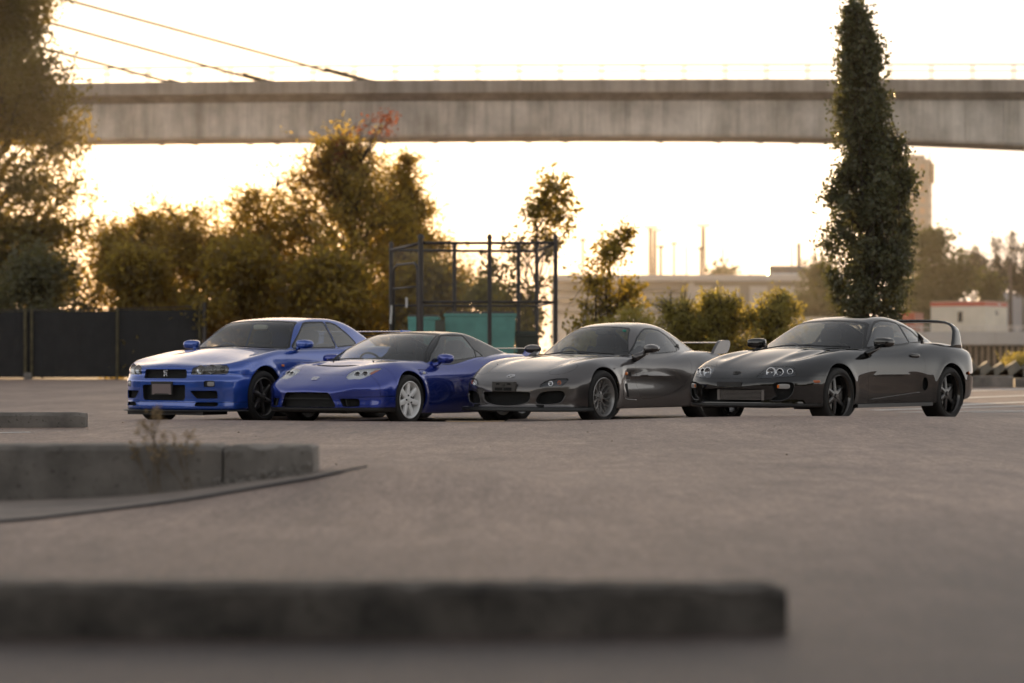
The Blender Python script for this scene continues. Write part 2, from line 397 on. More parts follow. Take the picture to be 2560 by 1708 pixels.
# ---------------------------------------------------------------- materials and mesh objects
def mat(name, col, rough=.6, metal=0., coat=0., noise=None, bump=None, spec=.5, trans=0., emit=None):
    """procedural material; noise = (scale, amount[, second colour]), bump = (scale, strength)"""
    m = bpy.data.materials.new(name); m.use_nodes = True; n = m.node_tree; b = n.nodes['Principled BSDF']
    b.inputs['Base Color'].default_value = (*col, 1); b.inputs['Roughness'].default_value = rough
    b.inputs['Metallic'].default_value = metal; b.inputs['Coat Weight'].default_value = coat
    b.inputs['Coat Roughness'].default_value = .02; b.inputs['Specular IOR Level'].default_value = spec
    if trans: b.inputs['Transmission Weight'].default_value = trans
    tc = n.nodes.new('ShaderNodeTexCoord')
    if noise:
        t = n.nodes.new('ShaderNodeTexNoise'); t.inputs['Scale'].default_value = noise[0]; t.inputs['Detail'].default_value = 6
        t.inputs['Roughness'].default_value = .62
        n.links.new(tc.outputs['Object'], t.inputs['Vector'])
        r = n.nodes.new('ShaderNodeValToRGB'); a = noise[1]
        c2 = noise[2] if len(noise) > 2 else tuple(min(1, c*(1 + a)) for c in col)
        c1 = col if len(noise) > 2 else tuple(c*(1 - a) for c in col)
        r.color_ramp.elements[0].position = .33; r.color_ramp.elements[1].position = .68
        r.color_ramp.elements[0].color = (*c1, 1); r.color_ramp.elements[1].color = (*c2, 1)
        n.links.new(t.outputs['Fac'], r.inputs[0]); n.links.new(r.outputs[0], b.inputs['Base Color'])
    if bump:
        t2 = n.nodes.new('ShaderNodeTexNoise'); t2.inputs['Scale'].default_value = bump[0]; t2.inputs['Detail'].default_value = 5
        n.links.new(tc.outputs['Object'], t2.inputs['Vector'])
        bp = n.nodes.new('ShaderNodeBump'); bp.inputs['Strength'].default_value = bump[1]; bp.inputs['Distance'].default_value = bump[2] if len(bump) > 2 else .02
        n.links.new(t2.outputs['Fac'], bp.inputs['Height']); n.links.new(bp.outputs[0], b.inputs['Normal'])
    return m
def paint(name, col, metal, rough=.32, spec=.5):
    """metallic car paint: fine flake in the base, clear coat on top"""
    m = mat(name, col, rough, metal, 1.0, spec=spec); n = m.node_tree; b = n.nodes['Principled BSDF']
    t = n.nodes.new('ShaderNodeTexNoise'); t.inputs['Scale'].default_value = 900; t.inputs['Detail'].default_value = 1
    tc = n.nodes.new('ShaderNodeTexCoord'); n.links.new(tc.outputs['Object'], t.inputs['Vector'])
    mx = n.nodes.new('ShaderNodeMapRange'); mx.inputs['To Min'].default_value = rough - .08; mx.inputs['To Max'].default_value = rough + .10
    n.links.new(t.outputs['Fac'], mx.inputs['Value']); n.links.new(mx.outputs[0], b.inputs['Roughness'])
    b.inputs['Coat IOR'].default_value = 1.7
    return m
def glass(name, tint, gl=1.0):
    """thin pane: tinted see-through with a Fresnel mirror on top"""
    m = bpy.data.materials.new(name); m.use_nodes = True; n = m.node_tree
    for q in list(n.nodes): n.nodes.remove(q)
    o = n.nodes.new('ShaderNodeOutputMaterial'); mx = n.nodes.new('ShaderNodeMixShader'); tr = n.nodes.new('ShaderNodeBsdfTransparent')
    g = n.nodes.new('ShaderNodeBsdfGlossy'); f = n.nodes.new('ShaderNodeFresnel')
    ge = n.nodes.new('ShaderNodeNewGeometry'); mr = n.nodes.new('ShaderNodeMapRange')
    i = 1.5 + .15*gl; mr.inputs['To Min'].default_value = i; mr.inputs['To Max'].default_value = 1/i   # the far side of a pane mirrors alike
    n.links.new(ge.outputs['Backfacing'], mr.inputs['Value']); n.links.new(mr.outputs[0], f.inputs['IOR'])
    tr.inputs['Color'].default_value = (*tint, 1); g.inputs['Roughness'].default_value = .01; g.inputs['Color'].default_value = (1, 1, 1, 1)
    n.links.new(f.outputs[0], mx.inputs[0]); n.links.new(tr.outputs[0], mx.inputs[1]); n.links.new(g.outputs[0], mx.inputs[2])
    n.links.new(mx.outputs[0], o.inputs[0])
    return m
def mesh_obj(name, V, T, material, parent=None, N=None, smooth=False, poly=None):
    """link V (n,3) and T (m,3 or m,4) as one mesh object"""
    V = np.asarray(V, np.float32); T = np.asarray(T, np.int32); k = T.shape[1]
    me = bpy.data.meshes.new(name)
    me.vertices.add(len(V)); me.vertices.foreach_set('co', V.ravel())
    me.loops.add(T.size); me.loops.foreach_set('vertex_index', T.ravel())
    me.polygons.add(len(T)); me.polygons.foreach_set('loop_start', np.arange(0, T.size, k, dtype=np.int32))
    if smooth or N is not None: me.polygons.foreach_set('use_smooth', np.ones(len(T), bool))
    me.update(calc_edges=True); me.validate()
    if N is not None and len(me.vertices) == len(N): me.normals_split_custom_set_from_vertices(N.tolist())
    if material: me.materials.append(material)
    return link(name, me, parent)
def link(name, me, parent=None):
    o = bpy.data.objects.new(name, me); COL.objects.link(o)
    if parent: o.parent = parent
    return o
def empty(name, loc=(0, 0, 0), rot=(0, 0, 0)):
    o = bpy.data.objects.new(name, None); COL.objects.link(o); o.location = loc; o.rotation_euler = rot
    o.empty_display_size = .2
    return o
def tag(o, label=None, cat=None, group=None, kind=None):
    for k, v in (('label', label), ('category', cat), ('group', group), ('kind', kind)):
        if v: o[k] = v
    return o
class MB:
    """collects quads and triangles of several shapes into one mesh"""
    def __init__(s): s.v = []; s.f = []; s.n = 0
    def add(s, V, F):
        V = np.asarray(V, float); s.v.append(V)
        for f in F: s.f.append(tuple(int(i) + s.n for i in f))
        s.n += len(V); return s
    def box(s, c, d, rz=0., rx=0., ry=0., taper=1.):
        q = np.array([(x, y, z) for x in (-.5, .5) for y in (-.5, .5) for z in (-.5, .5)], float)
        q[:, :2] *= np.where(q[:, 2:] > 0, taper, 1)
        q = q * np.array(d)
        M = np.array(Matrix.Rotation(rz, 3, 'Z') @ Matrix.Rotation(ry, 3, 'Y') @ Matrix.Rotation(rx, 3, 'X'))
        return s.add(q @ M.T + np.array(c), [(0, 1, 3, 2), (4, 6, 7, 5), (0, 4, 5, 1), (2, 3, 7, 6), (0, 2, 6, 4), (1, 5, 7, 3)])
    def tube(s, pts, r, n=8, cap=True):
        pts = [np.array(p, float) for p in pts]; m = len(pts); rr = r if hasattr(r, '__len__') else [r]*m; rings = []
        for i, p in enumerate(pts):
            t = pts[min(i+1, m-1)] - pts[max(i-1, 0)]; t = t / max(np.linalg.norm(t), 1e-9)
            a = np.cross(t, (0, 0, 1.) if abs(t[2]) < .9 else (1., 0, 0)); a /= np.linalg.norm(a); b = np.cross(t, a)
            rings.append([p + rr[i]*(math.cos(2*math.pi*k/n)*a + math.sin(2*math.pi*k/n)*b) for k in range(n)])
        F = [(i*n + k, i*n + (k+1) % n, (i+1)*n + (k+1) % n, (i+1)*n + k) for i in range(m-1) for k in range(n)]
        if cap: F += [tuple(range(n))[::-1], tuple(range((m-1)*n, m*n))]
        return s.add(np.concatenate(rings), F)
    def loft(s, rings, closed=True, cap=True):
        n = len(rings[0]); m = len(rings); e = n if closed else n - 1
        F = [(i*n + k, i*n + (k+1) % n, (i+1)*n + (k+1) % n, (i+1)*n + k) for i in range(m-1) for k in range(e)]
        if cap and closed: F += [tuple(range(n))[::-1], tuple(range((m-1)*n, m*n))]
        return s.add(np.concatenate([np.asarray(r, float) for r in rings]), F)
    def lathe(s, prof, n=48, axis='y', c=(0, 0, 0), closed=False):
        """profile of (radius, along axis)"""
        p = np.asarray(prof, float); rings = []
        for k in range(n):
            a = 2*math.pi*k/n; q = np.zeros((len(p), 3)); i = 'xyz'.index(axis); u, w = (i+1) % 3, (i+2) % 3
            q[:, i] = p[:, 1]; q[:, u] = p[:, 0]*math.sin(a); q[:, w] = p[:, 0]*math.cos(a); rings.append(q + np.array(c))
        m = len(p); e = m if closed else m - 1
        F = [(k*m + i, k*m + (i+1) % m, ((k+1) % n)*m + (i+1) % m, ((k+1) % n)*m + i) for k in range(n) for i in range(e)]
        return s.add(np.concatenate(rings), F)
    def sellip(s, c, r, p=2., nu=24, nv=14, rz=0., rx=0., ry=0.):
        """superellipsoid"""
        V = []
        sg = lambda t, e: math.copysign(abs(t)**e, t); e = 2/p
        for j in range(nv + 1):
            b = -math.pi/2 + math.pi*j/nv
            for i in range(nu):
                a = 2*math.pi*i/nu; V.append((r[0]*sg(math.cos(b), e)*sg(math.cos(a), e), r[1]*sg(math.cos(b), e)*sg(math.sin(a), e), r[2]*sg(math.sin(b), e)))
        M = np.array(Matrix.Rotation(rz, 3, 'Z') @ Matrix.Rotation(ry, 3, 'Y') @ Matrix.Rotation(rx, 3, 'X'))
        return s.add(np.array(V) @ M.T + np.array(c), [(j*nu + i, j*nu + (i+1) % nu, (j+1)*nu + (i+1) % nu, (j+1)*nu + i) for j in range(nv) for i in range(nu)])
    def build(s, name, material, parent=None, smooth=False, angle=None):
        me = bpy.data.meshes.new(name); me.from_pydata(np.concatenate(s.v).tolist(), [], s.f); me.update()
        if smooth or angle:
            me.polygons.foreach_set('use_smooth', [True]*len(me.polygons))
            if angle: me.set_sharp_from_angle(angle=R(angle))
        if material: me.materials.append(material)
        return link(name, me, parent)
POSES = {'r34': (-3.820, 30.334, 1.0590, 0.), 'nsx': (-1.953, 29.585, 1.0115, 0.), 'rx7': (.410, 29.441, .9574, .017), 'supra': (3.086, 28.242, .8851, .042)}
# ---------------------------------------------------------------- cars
M = {}
M['rubber'] = mat('tyre_rubber', (.016, .015, .014), .75, bump=(60, .15))
M['trim'] = mat('black_trim', (.012, .012, .012), .45)
M['gloss_black'] = mat('gloss_black', (.01, .01, .011), .25, 0, .35, spec=.25)
M['dark'] = mat('dark_cavity', (.006, .006, .006), .9)
M['grille'] = mat('grille_mesh', (.012, .012, .012), .6, bump=(140, .8))
M['interior'] = mat('cabin_lining', (.022, .021, .02), .8, bump=(80, .2))
M['seat'] = mat('seat_cloth', (.028, .027, .027), .85, bump=(120, .2))
M['silver'] = mat('bright_metal', (.75, .76, .78), .18, 1.)
M['chrome'] = mat('chrome', (.85, .85, .86), .06, 1.)
M['disc'] = mat('brake_disc', (.30, .29, .28), .4, 1.)
M['amber'] = mat('amber_lens', (.75, .20, .03), .12, 0, .5)
M['amber_dim'] = mat('amber_reflector', (.45, .10, .02), .15, 0, .5)
M['clear'] = mat('clear_lamp_lens', (.75, .75, .72), .1, 0, .6)
M['lens'] = glass('lamp_cover', (.93, .94, .95))
M['ws'] = glass('windscreen_glass', (.74, .78, .76), .6)
M['sg'] = glass('side_glass', (.50, .53, .52), 4.5)
M['sg_light'] = glass('light_side_glass', (.72, .76, .74), 4.)
M['clear_dim'] = mat('clear_indicator_lens', (.34, .33, .32), .1, 0, .6)
M['plate_blank'] = mat('blank_plate', (.20, .155, .15), .5)
M['alu'] = mat('intercooler_metal', (.17, .155, .145), .5, .8)
M['cream'] = mat('cream_trim', (.42, .40, .32), .7)

def surf_x(fn, y, z, x0=1.3, x1=-.5):
    x = np.linspace(x0, x1, 3000); v = fn(x, np.full_like(x, y), np.full_like(x, z)); k = int(np.argmax(v < 0)); return float(x[k])
def surf_y(fn, x, z, s=1):
    y = np.linspace(1.1, .0, 3000); v = fn(np.full_like(y, x), y, np.full_like(y, z)); return s*float(y[int(np.argmax(v < 0))])
def surf_z(fn, x, y, z0=1.6):
    z = np.linspace(z0, .2, 4000); v = fn(np.full_like(z, x), np.full_like(z, y), z); return float(z[int(np.argmax(v < 0))])
def nrm(fn, p): return normals(fn, np.array([p], float))[0]

def main_islands(V, N, T, keep=.05):
    lab = islands(T, len(V))[T[:, 0]]; u, c = np.unique(lab, return_counts=True)
    ok = np.isin(lab, u[c >= c.max()*keep]); T = T[ok]; w, inv = np.unique(T, return_inverse=True)
    return V[w], N[w], inv.reshape(-1, 3)
PROJ = {'xz': (0, 2), 'yz': (1, 2), 'xy': (0, 1)}
class Car:
    def __init__(s, name, spec, label, cat, pose, h=.0165, tilt=(0, 0)):
        s.S = spec; s.fn = body_field(spec); s.sh = Shell(s.fn, *spec.box, h)
        s.root = empty(name, (pose[0], pose[1], pose[3]), (tilt[0], tilt[1], math.pi + pose[2])); tag(s.root, label, cat, 'parked sports cars in a row')
    def cut(s, name, plane, poly, side=0, grow=0., src=('body',), cond=None, rnd=0., smooth=False):
        """side: 0 = whole (mirrored about the middle when the polygon is given as a half), 1 left, -1 right"""
        if smooth: poly = smooth_poly(poly)
        if rnd: poly = round_poly(poly, rnd)
        i, j = PROJ[plane]
        def phi(x, y, z):
            c = [x, y*side if side else y, z]
            return poly_sd(poly, c[i], c[j]) - grow
        def where(V, N):
            k = np.ones(len(V), bool)
            if plane == 'xz': k &= (V[:, 1]*side > .12) & (N[:, 1]*side > -.2)
            if plane == 'yz': k &= ((V[:, 0] > .05) | (cond is not None)) & (N[:, 0] > -.15)
            if plane == 'xy': k &= (N[:, 2] > .05)
            if side and plane != 'xz': k &= V[:, 1]*side > -.02
            if cond: k &= cond(V, N)
            return k
        s.sh.cut(name, phi, where, src)
    def pair(s, name, plane, poly, **kw):
        for side, t in ((1, 'L'), (-1, 'R')): s.cut(name + ':' + t, plane, poly, side, **kw)
    def part(s, label, name, material, gap=.0025, depth=.014, drop=0., parent=None, dirv=None, text=None):
        V, N, T = s.sh.get(label)
        if not len(T): print('empty part', s.root.name, label); return None
        V, N, T = main_islands(V, N, T)
        V, N, T = panel(V, N, T, gap, depth, drop, dirv)
        o = mesh_obj(name, V, T, material, parent or s.root, N)
        if text: o['label'] = text
        return o
    def cup(s, label, name, material, deep=.05, parent=None, dirv=(1, 0, 0)):
        """recess behind an opening: the patch moved inwards, its wall reaching back to the skin"""
        V, N, T = s.sh.get(label)
        if not len(T): print('empty cup', s.root.name, label); return None
        d = np.asarray(dirv, float); d = d/np.linalg.norm(d)
        V2, N2, T2 = panel(V - d*deep, N, T, 0, deep - .003, 0, d)
        return mesh_obj(name, V2, T2, material, parent or s.root, N2)
    def mb(s, mbx, name, material, parent=None, **kw): return mbx.build(name, material, parent or s.root, **kw)

def ring_pts(c, nx, r, n=28, ry=1.):
    """points of a circle round c in the plane normal to nx"""
    nx = np.asarray(nx, float)/np.linalg.norm(nx); a = np.cross(nx, (0, 0, 1.)); a /= np.linalg.norm(a); b = np.cross(a, nx)
    return [np.array(c) + r*(math.cos(2*math.pi*k/n)*a + ry*math.sin(2*math.pi*k/n)*b) for k in range(n + 1)]
def lamp_bowl(car, y, z, r, back, parent, material, nx=(1, 0, .12), name='reflector', ring=None, ringr=.006):
    """bowl reflector with its bulb, facing forward behind the lamp cover"""
    x = surf_x(car.fn, y, z) - back; nx = np.asarray(nx, float); nx = nx/np.linalg.norm(nx)
    m = MB(); a = np.cross(nx, (0, 0, 1.)); a /= np.linalg.norm(a); b = np.cross(a, nx)
    rings = []
    for q in (1., .92, .75, .5, .25, .05):
        rr = r*q; dd = -(1 - q**1.7)*r*.75
        rings.append([np.array((x, y, z)) + dd*nx + rr*(math.cos(t)*a + math.sin(t)*b) for t in np.linspace(0, 2*math.pi, 25)[:-1]])
    m.loft(rings, cap=False)
    o = m.build(name, material, parent, smooth=True)
    m = MB(); m.tube(ring_pts((x, y, z), nx, r), ringr, 6, False); m.sellip(np.array((x, y, z)) - nx*r*.38, (r*.2, r*.2, r*.2))
    m.build('lamp_ring', ring or M['chrome'], parent, smooth=True)
    return o

def tyre_prof(Rt, Rr, w):
    h = w/2
    return [(Rr, -h*.86), (Rr + .012, -h*.95), (Rr + (Rt-Rr)*.55, -h*1.02), (Rt - .022, -h*.96), (Rt - .007, -h*.86), (Rt - .001, -h*.70), (Rt, -h*.3),
            (Rt, h*.3), (Rt - .001, h*.70), (Rt - .007, h*.86), (Rt - .022, h*.96), (Rt + (Rr-Rt)*.45, h*1.02), (Rr + .012, h*.95), (Rr, h*.86)]
def spoke(m, r0, r1, w0, w1, y0, y1, th, a0, a1=None, t0=None):
    """one spoke of a wheel facing +y: from radius r0 to r1, with bevelled edges; angle may drift from a0 to a1"""
    a1 = a0 if a1 is None else a1; rings = []
    for k in range(6):
        t = k/5; r = r0 + (r1 - r0)*t; w = w0 + (w1 - w0)*t; a = a0 + (a1 - a0)*t; y = y0 + (y1 - y0)*t
        u = np.array((math.sin(a), 0, math.cos(a))); v = np.array((math.cos(a), 0, -math.sin(a))); n = np.array((0, 1., 0))
        rings.append([u*r + v*(-w/2) + n*(y - th), u*r + v*(-w/2) + n*(y - .008), u*r + v*(-w*.3) + n*y, u*r + v*(w*.3) + n*y, u*r + v*(w/2) + n*(y - .008), u*r + v*(w/2) + n*(y - th)])
    m.loft(rings)
def wheel_proto(style, Rt, w, Rr, lip=.0):
    """one wheel about its own centre, outer face towards +y; returns [(name, mesh, sub-parts)]"""
    out = []; h = w/2
    def take(m, name, material, **kw):
        o = m.build(name, material, None, **kw); me = o.data; bpy.data.objects.remove(o); out.append((name, me))
    m = MB(); m.lathe(tyre_prof(Rt, Rr, w), 72, 'y'); 
    V = m.v[0]; low = V[:, 2] < -(Rt - .012)
    V[low, 2] = -(Rt - .012) + (V[low, 2] + Rt - .012)*.1
    m.tube([(Rr*1.13*math.sin(t), h*1.015, Rr*1.13*math.cos(t)) for t in np.linspace(0, 2*math.pi, 49)], .004, 4, False)
    take(m, 'tyre', M['rubber'], angle=50)
    col = M['rim_' + style]
    m = MB(); b = h*.86
    m.lathe([(Rr + .002, b), (Rr + .004, b + .006), (Rr - .004, b + .010), (Rr - .012, b + .002), (Rr - .016, b - .02), (Rr - .030 - lip*.3, b - .05 - lip), (Rr - .036, -b), (Rr + .004, -b - .004)], 72, 'y')
    take(m, 'rim', col if style != 'te37' else M['rim_lip'], angle=35)
    m = MB(); m.lathe([(.0, -.01), (.155, -.01), (.158, -.018), (.158, -.032), (.0, -.032)], 48, 'y', (0, b - .10, 0)); m.lathe([(.0, .02), (.075, .02), (.085, -.01)], 32, 'y', (0, b - .10, 0))
    take(m, 'brake_disc', M['disc'], angle=40)
    m = MB(); m.sellip((-.135, b - .10, .03), (.045, .045, .095), 4); take(m, 'brake_caliper', M['caliper'], smooth=True)
    ro = Rr - .02; m = MB(); hub = MB(); nuts = MB(); A = 2*math.pi; ns = {'gt6': 6, 'seven': 7, 'mesh': 10, 'te37': 6}[style]
    if style == 'gt6':       # curved dark spokes
        spoke(m, .045, ro, .062, .040, b - .012, b - .008, .03, 0, .10); hub.lathe([(0, .012), (.028, .012), (.05, .004), (.062, -.02)], 28, 'y', (0, b - .012, 0))
    elif style == 'seven':
        spoke(m, .05, ro, .064, .060, b - .016, b - .006, .035, 0); hub.lathe([(0, .006), (.03, .006), (.034, .0), (.07, -.006), (.078, -.03)], 32, 'y', (0, b - .012, 0))
    elif style == 'mesh':    # each spoke forks towards the rim
        spoke(m, .06, .115, .016, .014, b - .05, b - .045, .02, 0)
        for q in (-1, 1): spoke(m, .11, ro - .012, .013, .013, b - .045, b - .028, .02, 0, q*A/20*.62)
        hub.lathe([(0, .0), (.034, .0), (.038, -.012), (.066, -.018), (.075, -.035)], 32, 'y', (0, b - .03, 0))
    else:                    # flat straight spokes
        spoke(m, .05, ro - .014, .066, .050, b - .030 - lip*.4, b - .030 - lip*.8, .034, 0); hub.lathe([(0, .012), (.026, .012), (.03, .0), (.068, -.004), (.078, -.035)], 32, 'y', (0, b - .028 - lip*.4, 0))
    n = 5; take(hub, 'hub', col, angle=40)
    take(m, 'spoke:%d' % ns, col, angle=40)
    for k in range(n):
        a = A*k/n + .3; y0 = b - (.012 if style in ('gt6', 'seven') else .05 + lip*.4)
        nuts.tube([(.055*math.sin(a), y0 - .02, .055*math.cos(a)), (.055*math.sin(a), y0 + .008, .055*math.cos(a))], .010, 8)
    take(nuts, 'wheel_nuts', M['dark'] if style == 'seven' else M['rim_lip'], angle=40)
    m = MB(); m.lathe([(0, .004), (.024, .004), (.027, .0)], 24, 'y', (0, b + (-.004 if style == 'seven' else -.0 if style == 'gt6' else -.03), 0))
    take(m, 'hub_cap', M['rim_cap_' + style], angle=40)
    return out
def put_wheel(car, proto, x, s, Rt, track, w, roll, steer=0.):
    t = empty('wheel', (x, s*(track - w/2), Rt - .012)); t.parent = car.root
    t.rotation_euler = (0, 0, (0 if s > 0 else math.pi) + steer)
    for name, me in proto:
        if name.startswith('spoke'):
            k = int(name[6:])
            for q in range(k): link('spoke', me, t).rotation_euler = (0, roll + 2*math.pi*q/k, 0)
            continue
        o = link(name, me, t)
        if name == 'wheel_nuts': o['kind'] = 'stuff'
        if name not in ('tyre', 'brake_disc', 'brake_caliper'): o.rotation_euler = (0, roll, 0)
def wheel_set(car, style, fr, rr, roll=0., lip=.0):
    """fr / rr = (tyre radius, width, rim radius, distance of the outer face from the middle)"""
    pf = wheel_proto(style, *fr[:3], lip); pr = pf if fr[:3] == rr[:3] else wheel_proto(style, *rr[:3], lip)
    for x, p, q in ((0, pf, fr), (car.S.wells[1][0], pr, rr)):
        for s in (1, -1): put_wheel(car, p, x, s, q[0], q[3], q[1], roll if s > 0 else .4)

def superq(car, name, c, r, p, material, parent=None, **kw):
    m = MB(); m.sellip(c, r, p, 28, 16, **kw); return m.build(name, material, parent or car.root, smooth=True)
def outline_bar(pts, r, n=6): 
    m = MB(); m.tube(pts, r, n); return m

def interior(car, dash_x, dash_z, seat_x, seat_z, belt, wheel_z, wheel_x, back_x, seatmat, hw=.66, dash_top=None):
    """dark tub, dashboard, steering wheel on the car's right, two seats, rear shelf, all behind the glass"""
    g = empty('cabin', (0, 0, 0)); g.parent = car.root
    m = MB(); m.box(((dash_x + back_x)/2, 0, .30), (dash_x - back_x, 2*hw + .06, .04))
    for s in (1, -1): m.box(((dash_x + back_x)/2, s*(hw + .02), (belt + .25)/2), (dash_x - back_x, .04, belt - .29))
    m.box((back_x, 0, (belt + .3)/2), (.05, 2*hw, belt - .34)); m.box((back_x - .28, 0, belt - .06), (.6, 2*hw - .1, .04))
    m.build('tub', M['interior'], g)
    m = MB(); m.sellip((dash_x - .30, 0, dash_z - .13), (.28, hw - .08, .12), 5, 32, 14)
    m.sellip((dash_x - .36, -.37, dash_z - .03), (.13, .19, .050), 3)
    m.build('dashboard', dash_top or M['interior'], g, smooth=True)
    m = MB(); c = np.array((wheel_x, -.37, wheel_z - .17)); nx = np.array((-.88, 0, .47))
    m.tube(ring_pts(c, nx, .175, 36), .014, 8, False); m.sellip(c + nx*-.02, (.05, .06, .05), 3)
    for a in (math.pi*.0, math.pi, math.pi*1.5):
        q = ring_pts(c, nx, .17, 36)[int(a/(2*math.pi)*36) % 36]; m.tube([c - nx*.02, q], .013, 6)
    m.build('steering_wheel', M['trim'], g, smooth=True)
    for s in (1, -1):
        m = MB()
        m.sellip((seat_x + .30, s*.37, .42), (.30, .25, .10), 4)
        m.sellip((seat_x + .02, s*.37, .42 + (seat_z - .2 - .42)/2), (.09, .25, (seat_z - .16 - .40)/2), 4, ry=-.30)
        m.sellip((seat_x - .10, s*.37, seat_z - .10), (.055, .14, .10), 3.2, ry=-.2)
        m.sellip((seat_x - .02, s*.37 - .21, .72), (.08, .05, .22), 3, ry=-.28); m.sellip((seat_x - .02, s*.37 + .21, .72), (.08, .05, .22), 3, ry=-.28)
        m.build('seat', seatmat, g, smooth=True)
    return g

def wells_and_floor(car, bottom=.24):
    for (wx, wz, Rw) in car.S.wells:
        car.sh.cut('void', lambda x, y, z: np.hypot(x - wx, z - wz) - Rw, lambda V, N: np.abs(V[:, 1]) > .42)
        for s in (1, -1):
            yo = surf_y(car.fn, wx, wz + Rw + .03, s) - s*.015
            m = MB(); n = 40; ang = np.linspace(-.5, math.pi + .5, n)
            q = lambda r, y: [(wx + r*math.cos(a), y, wz + r*math.sin(a)) for a in ang]
            m.loft([q(Rw + .012, yo), q(Rw + .012, s*.45), q(.02, s*.45)], closed=False)
            m.build('wheel_well', M['dark'], car.root, smooth=True)
    m = MB(); x0, x1 = car.S.wells[0][0] + .40, car.S.wells[1][0] - .40
    m.box(((x0 + x1)/2 + .15, 0, bottom - .04), (x0 - x1 + .5, 1.0, .05)); m.box(((x0 + x1)/2, 0, bottom - .02), (1.5, 1.5, .05))
    m.build('underbody', M['dark'], car.root)
def roof_cut(car, name, belt=None):
    """everything that belongs to the cabin rather than to the lower body"""
    def phi(x, y, z):
        d = car.S.cab(x, np.abs(y), z) - car.S.low(x, np.abs(y), z)
        return d if belt is None else np.maximum(d, belt(x) - z)
    car.sh.cut(name, phi, lambda V, N: V[:, 2] > .6)
def unlabel(car, name):
    for k, v in car.sh.names.items():
        if v == name: car.sh.L[car.sh.L == k] = 0
def windows(car, ws, sides, rear, seal=.016, extra_src=()):
    if extra_src: src = tuple(extra_src)
    else: roof_cut(car, 'cab'); src = ('cab',)
    car.cut('seal', ws[0], ws[1], grow=seal, src=src, cond=lambda V, N: (N[:, 0] > .02) & (V[:, 2] > .6))
    car.cut('windscreen', ws[0], ws[1], src=('seal',), cond=lambda V, N: (N[:, 0] > .02))
    for k, (poly, g, rn) in enumerate(sides):
        for s, t in ((1, 'L'), (-1, 'R')):
            car.cut('sseal:' + t, 'xz', poly, s, grow=g, src=src + ('seal',), rnd=rn)
            car.cut('win%d:%s' % (k, t), 'xz', poly, s, src=('sseal:' + t,), rnd=rn)
    if rear is not None:
        car.cut('rseal', 'xy', rear, grow=.012, src=src, cond=lambda V, N: (V[:, 2] > .82) & (V[:, 0] < -1.5), rnd=.06)
        car.cut('rearwin', 'xy', rear, src=('rseal',), rnd=.06)
    if not extra_src: unlabel(car, 'cab')
def window_parts(car, nside, sg=None):
    sg = sg or M['sg']
    w = car.part('windscreen', 'windscreen', M['ws'], .0, 0, .003)
    car.part('seal', 'window_seal', M['trim'], 0, .014, .0015)
    for k in range(nside):
        for t in 'LR': car.part('win%d:%s' % (k, t), 'side_window', sg, 0, 0, .004)
    for t in 'LR': car.part('sseal:' + t, 'window_seal', M['trim'], 0, .014, .002)
    if any(v == 'rearwin' for v in car.sh.names.values()):
        car.part('rearwin', 'rear_window', M['sg'], 0, 0, .003); car.part('rseal', 'window_seal', M['trim'], 0, .012, .0015)
    return w
def wipers(car, paths, r=.008):
    for p in paths:
        pts = smooth_poly(p, 6, False); q = []
        for x, y in pts: q.append((x, y, surf_z(car.fn, x, y) + .014))
        m = MB(); m.tube(q, r, 6); m.build('wiper', M['trim'], car.root)
def mirrors(car, c, r, foot, material, p=3.2, stalk=.022, rz=-.15, base=M['trim']):
    for s in (1, -1):
        m = MB(); V0 = len(m.v); m.sellip((0, 0, 0), r, p, 32, 18, rz=s*rz)
        V = m.v[0]; back = V[:, 0] < -r[0]*.45; V[back, 0] = -r[0]*.45 + (V[back, 0] + r[0]*.45)*.12
        taper = 1 - .22*np.clip(V[:, 1]*s/r[1], 0, 1)**2; V[:, 2] *= taper
        m.v[0] = V + np.array((c[0], s*c[1], c[2]))
        o = m.build('mirror', material, car.root, smooth=True)
        f = np.array((foot[0], s*foot[1], foot[2])); e = np.array((c[0] - .01, s*(c[1] - r[1]*.5), c[2] - r[2]*.55))
        k = MB(); k.tube([f, f*.45 + e*.55 + np.array((0, 0, -.006)), e], [stalk*1.25, stalk, stalk*1.1], 10); k.build('mirror_stalk', base or material, o, smooth=True)
        g = MB(); g.sellip((c[0] - r[0]*.52, s*c[1], c[2]), (.004, r[1]*.84, r[2]*.74), 3.2); g.build('mirror_glass', M['chrome'], o, smooth=True)
def airfoil(chord, th, x0=0., z0=0., pitch=0., n=10):
    """closed section in x (leading edge forward) and z"""
    t = np.linspace(0, 1, n); y = th*5*(.2969*np.sqrt(t) - .126*t - .3516*t**2 + .2843*t**3 - .1015*t**4)*chord
    up = np.stack([-t*chord, y], 1); lo = np.stack([-t[::-1]*chord, -y[::-1]*.7], 1)[1:-1]
    p = np.concatenate([up, lo]); c, s_ = math.cos(pitch), math.sin(pitch)
    return np.stack([p[:, 0]*c - p[:, 1]*s_ + x0, p[:, 0]*s_ + p[:, 1]*c + z0], 1)
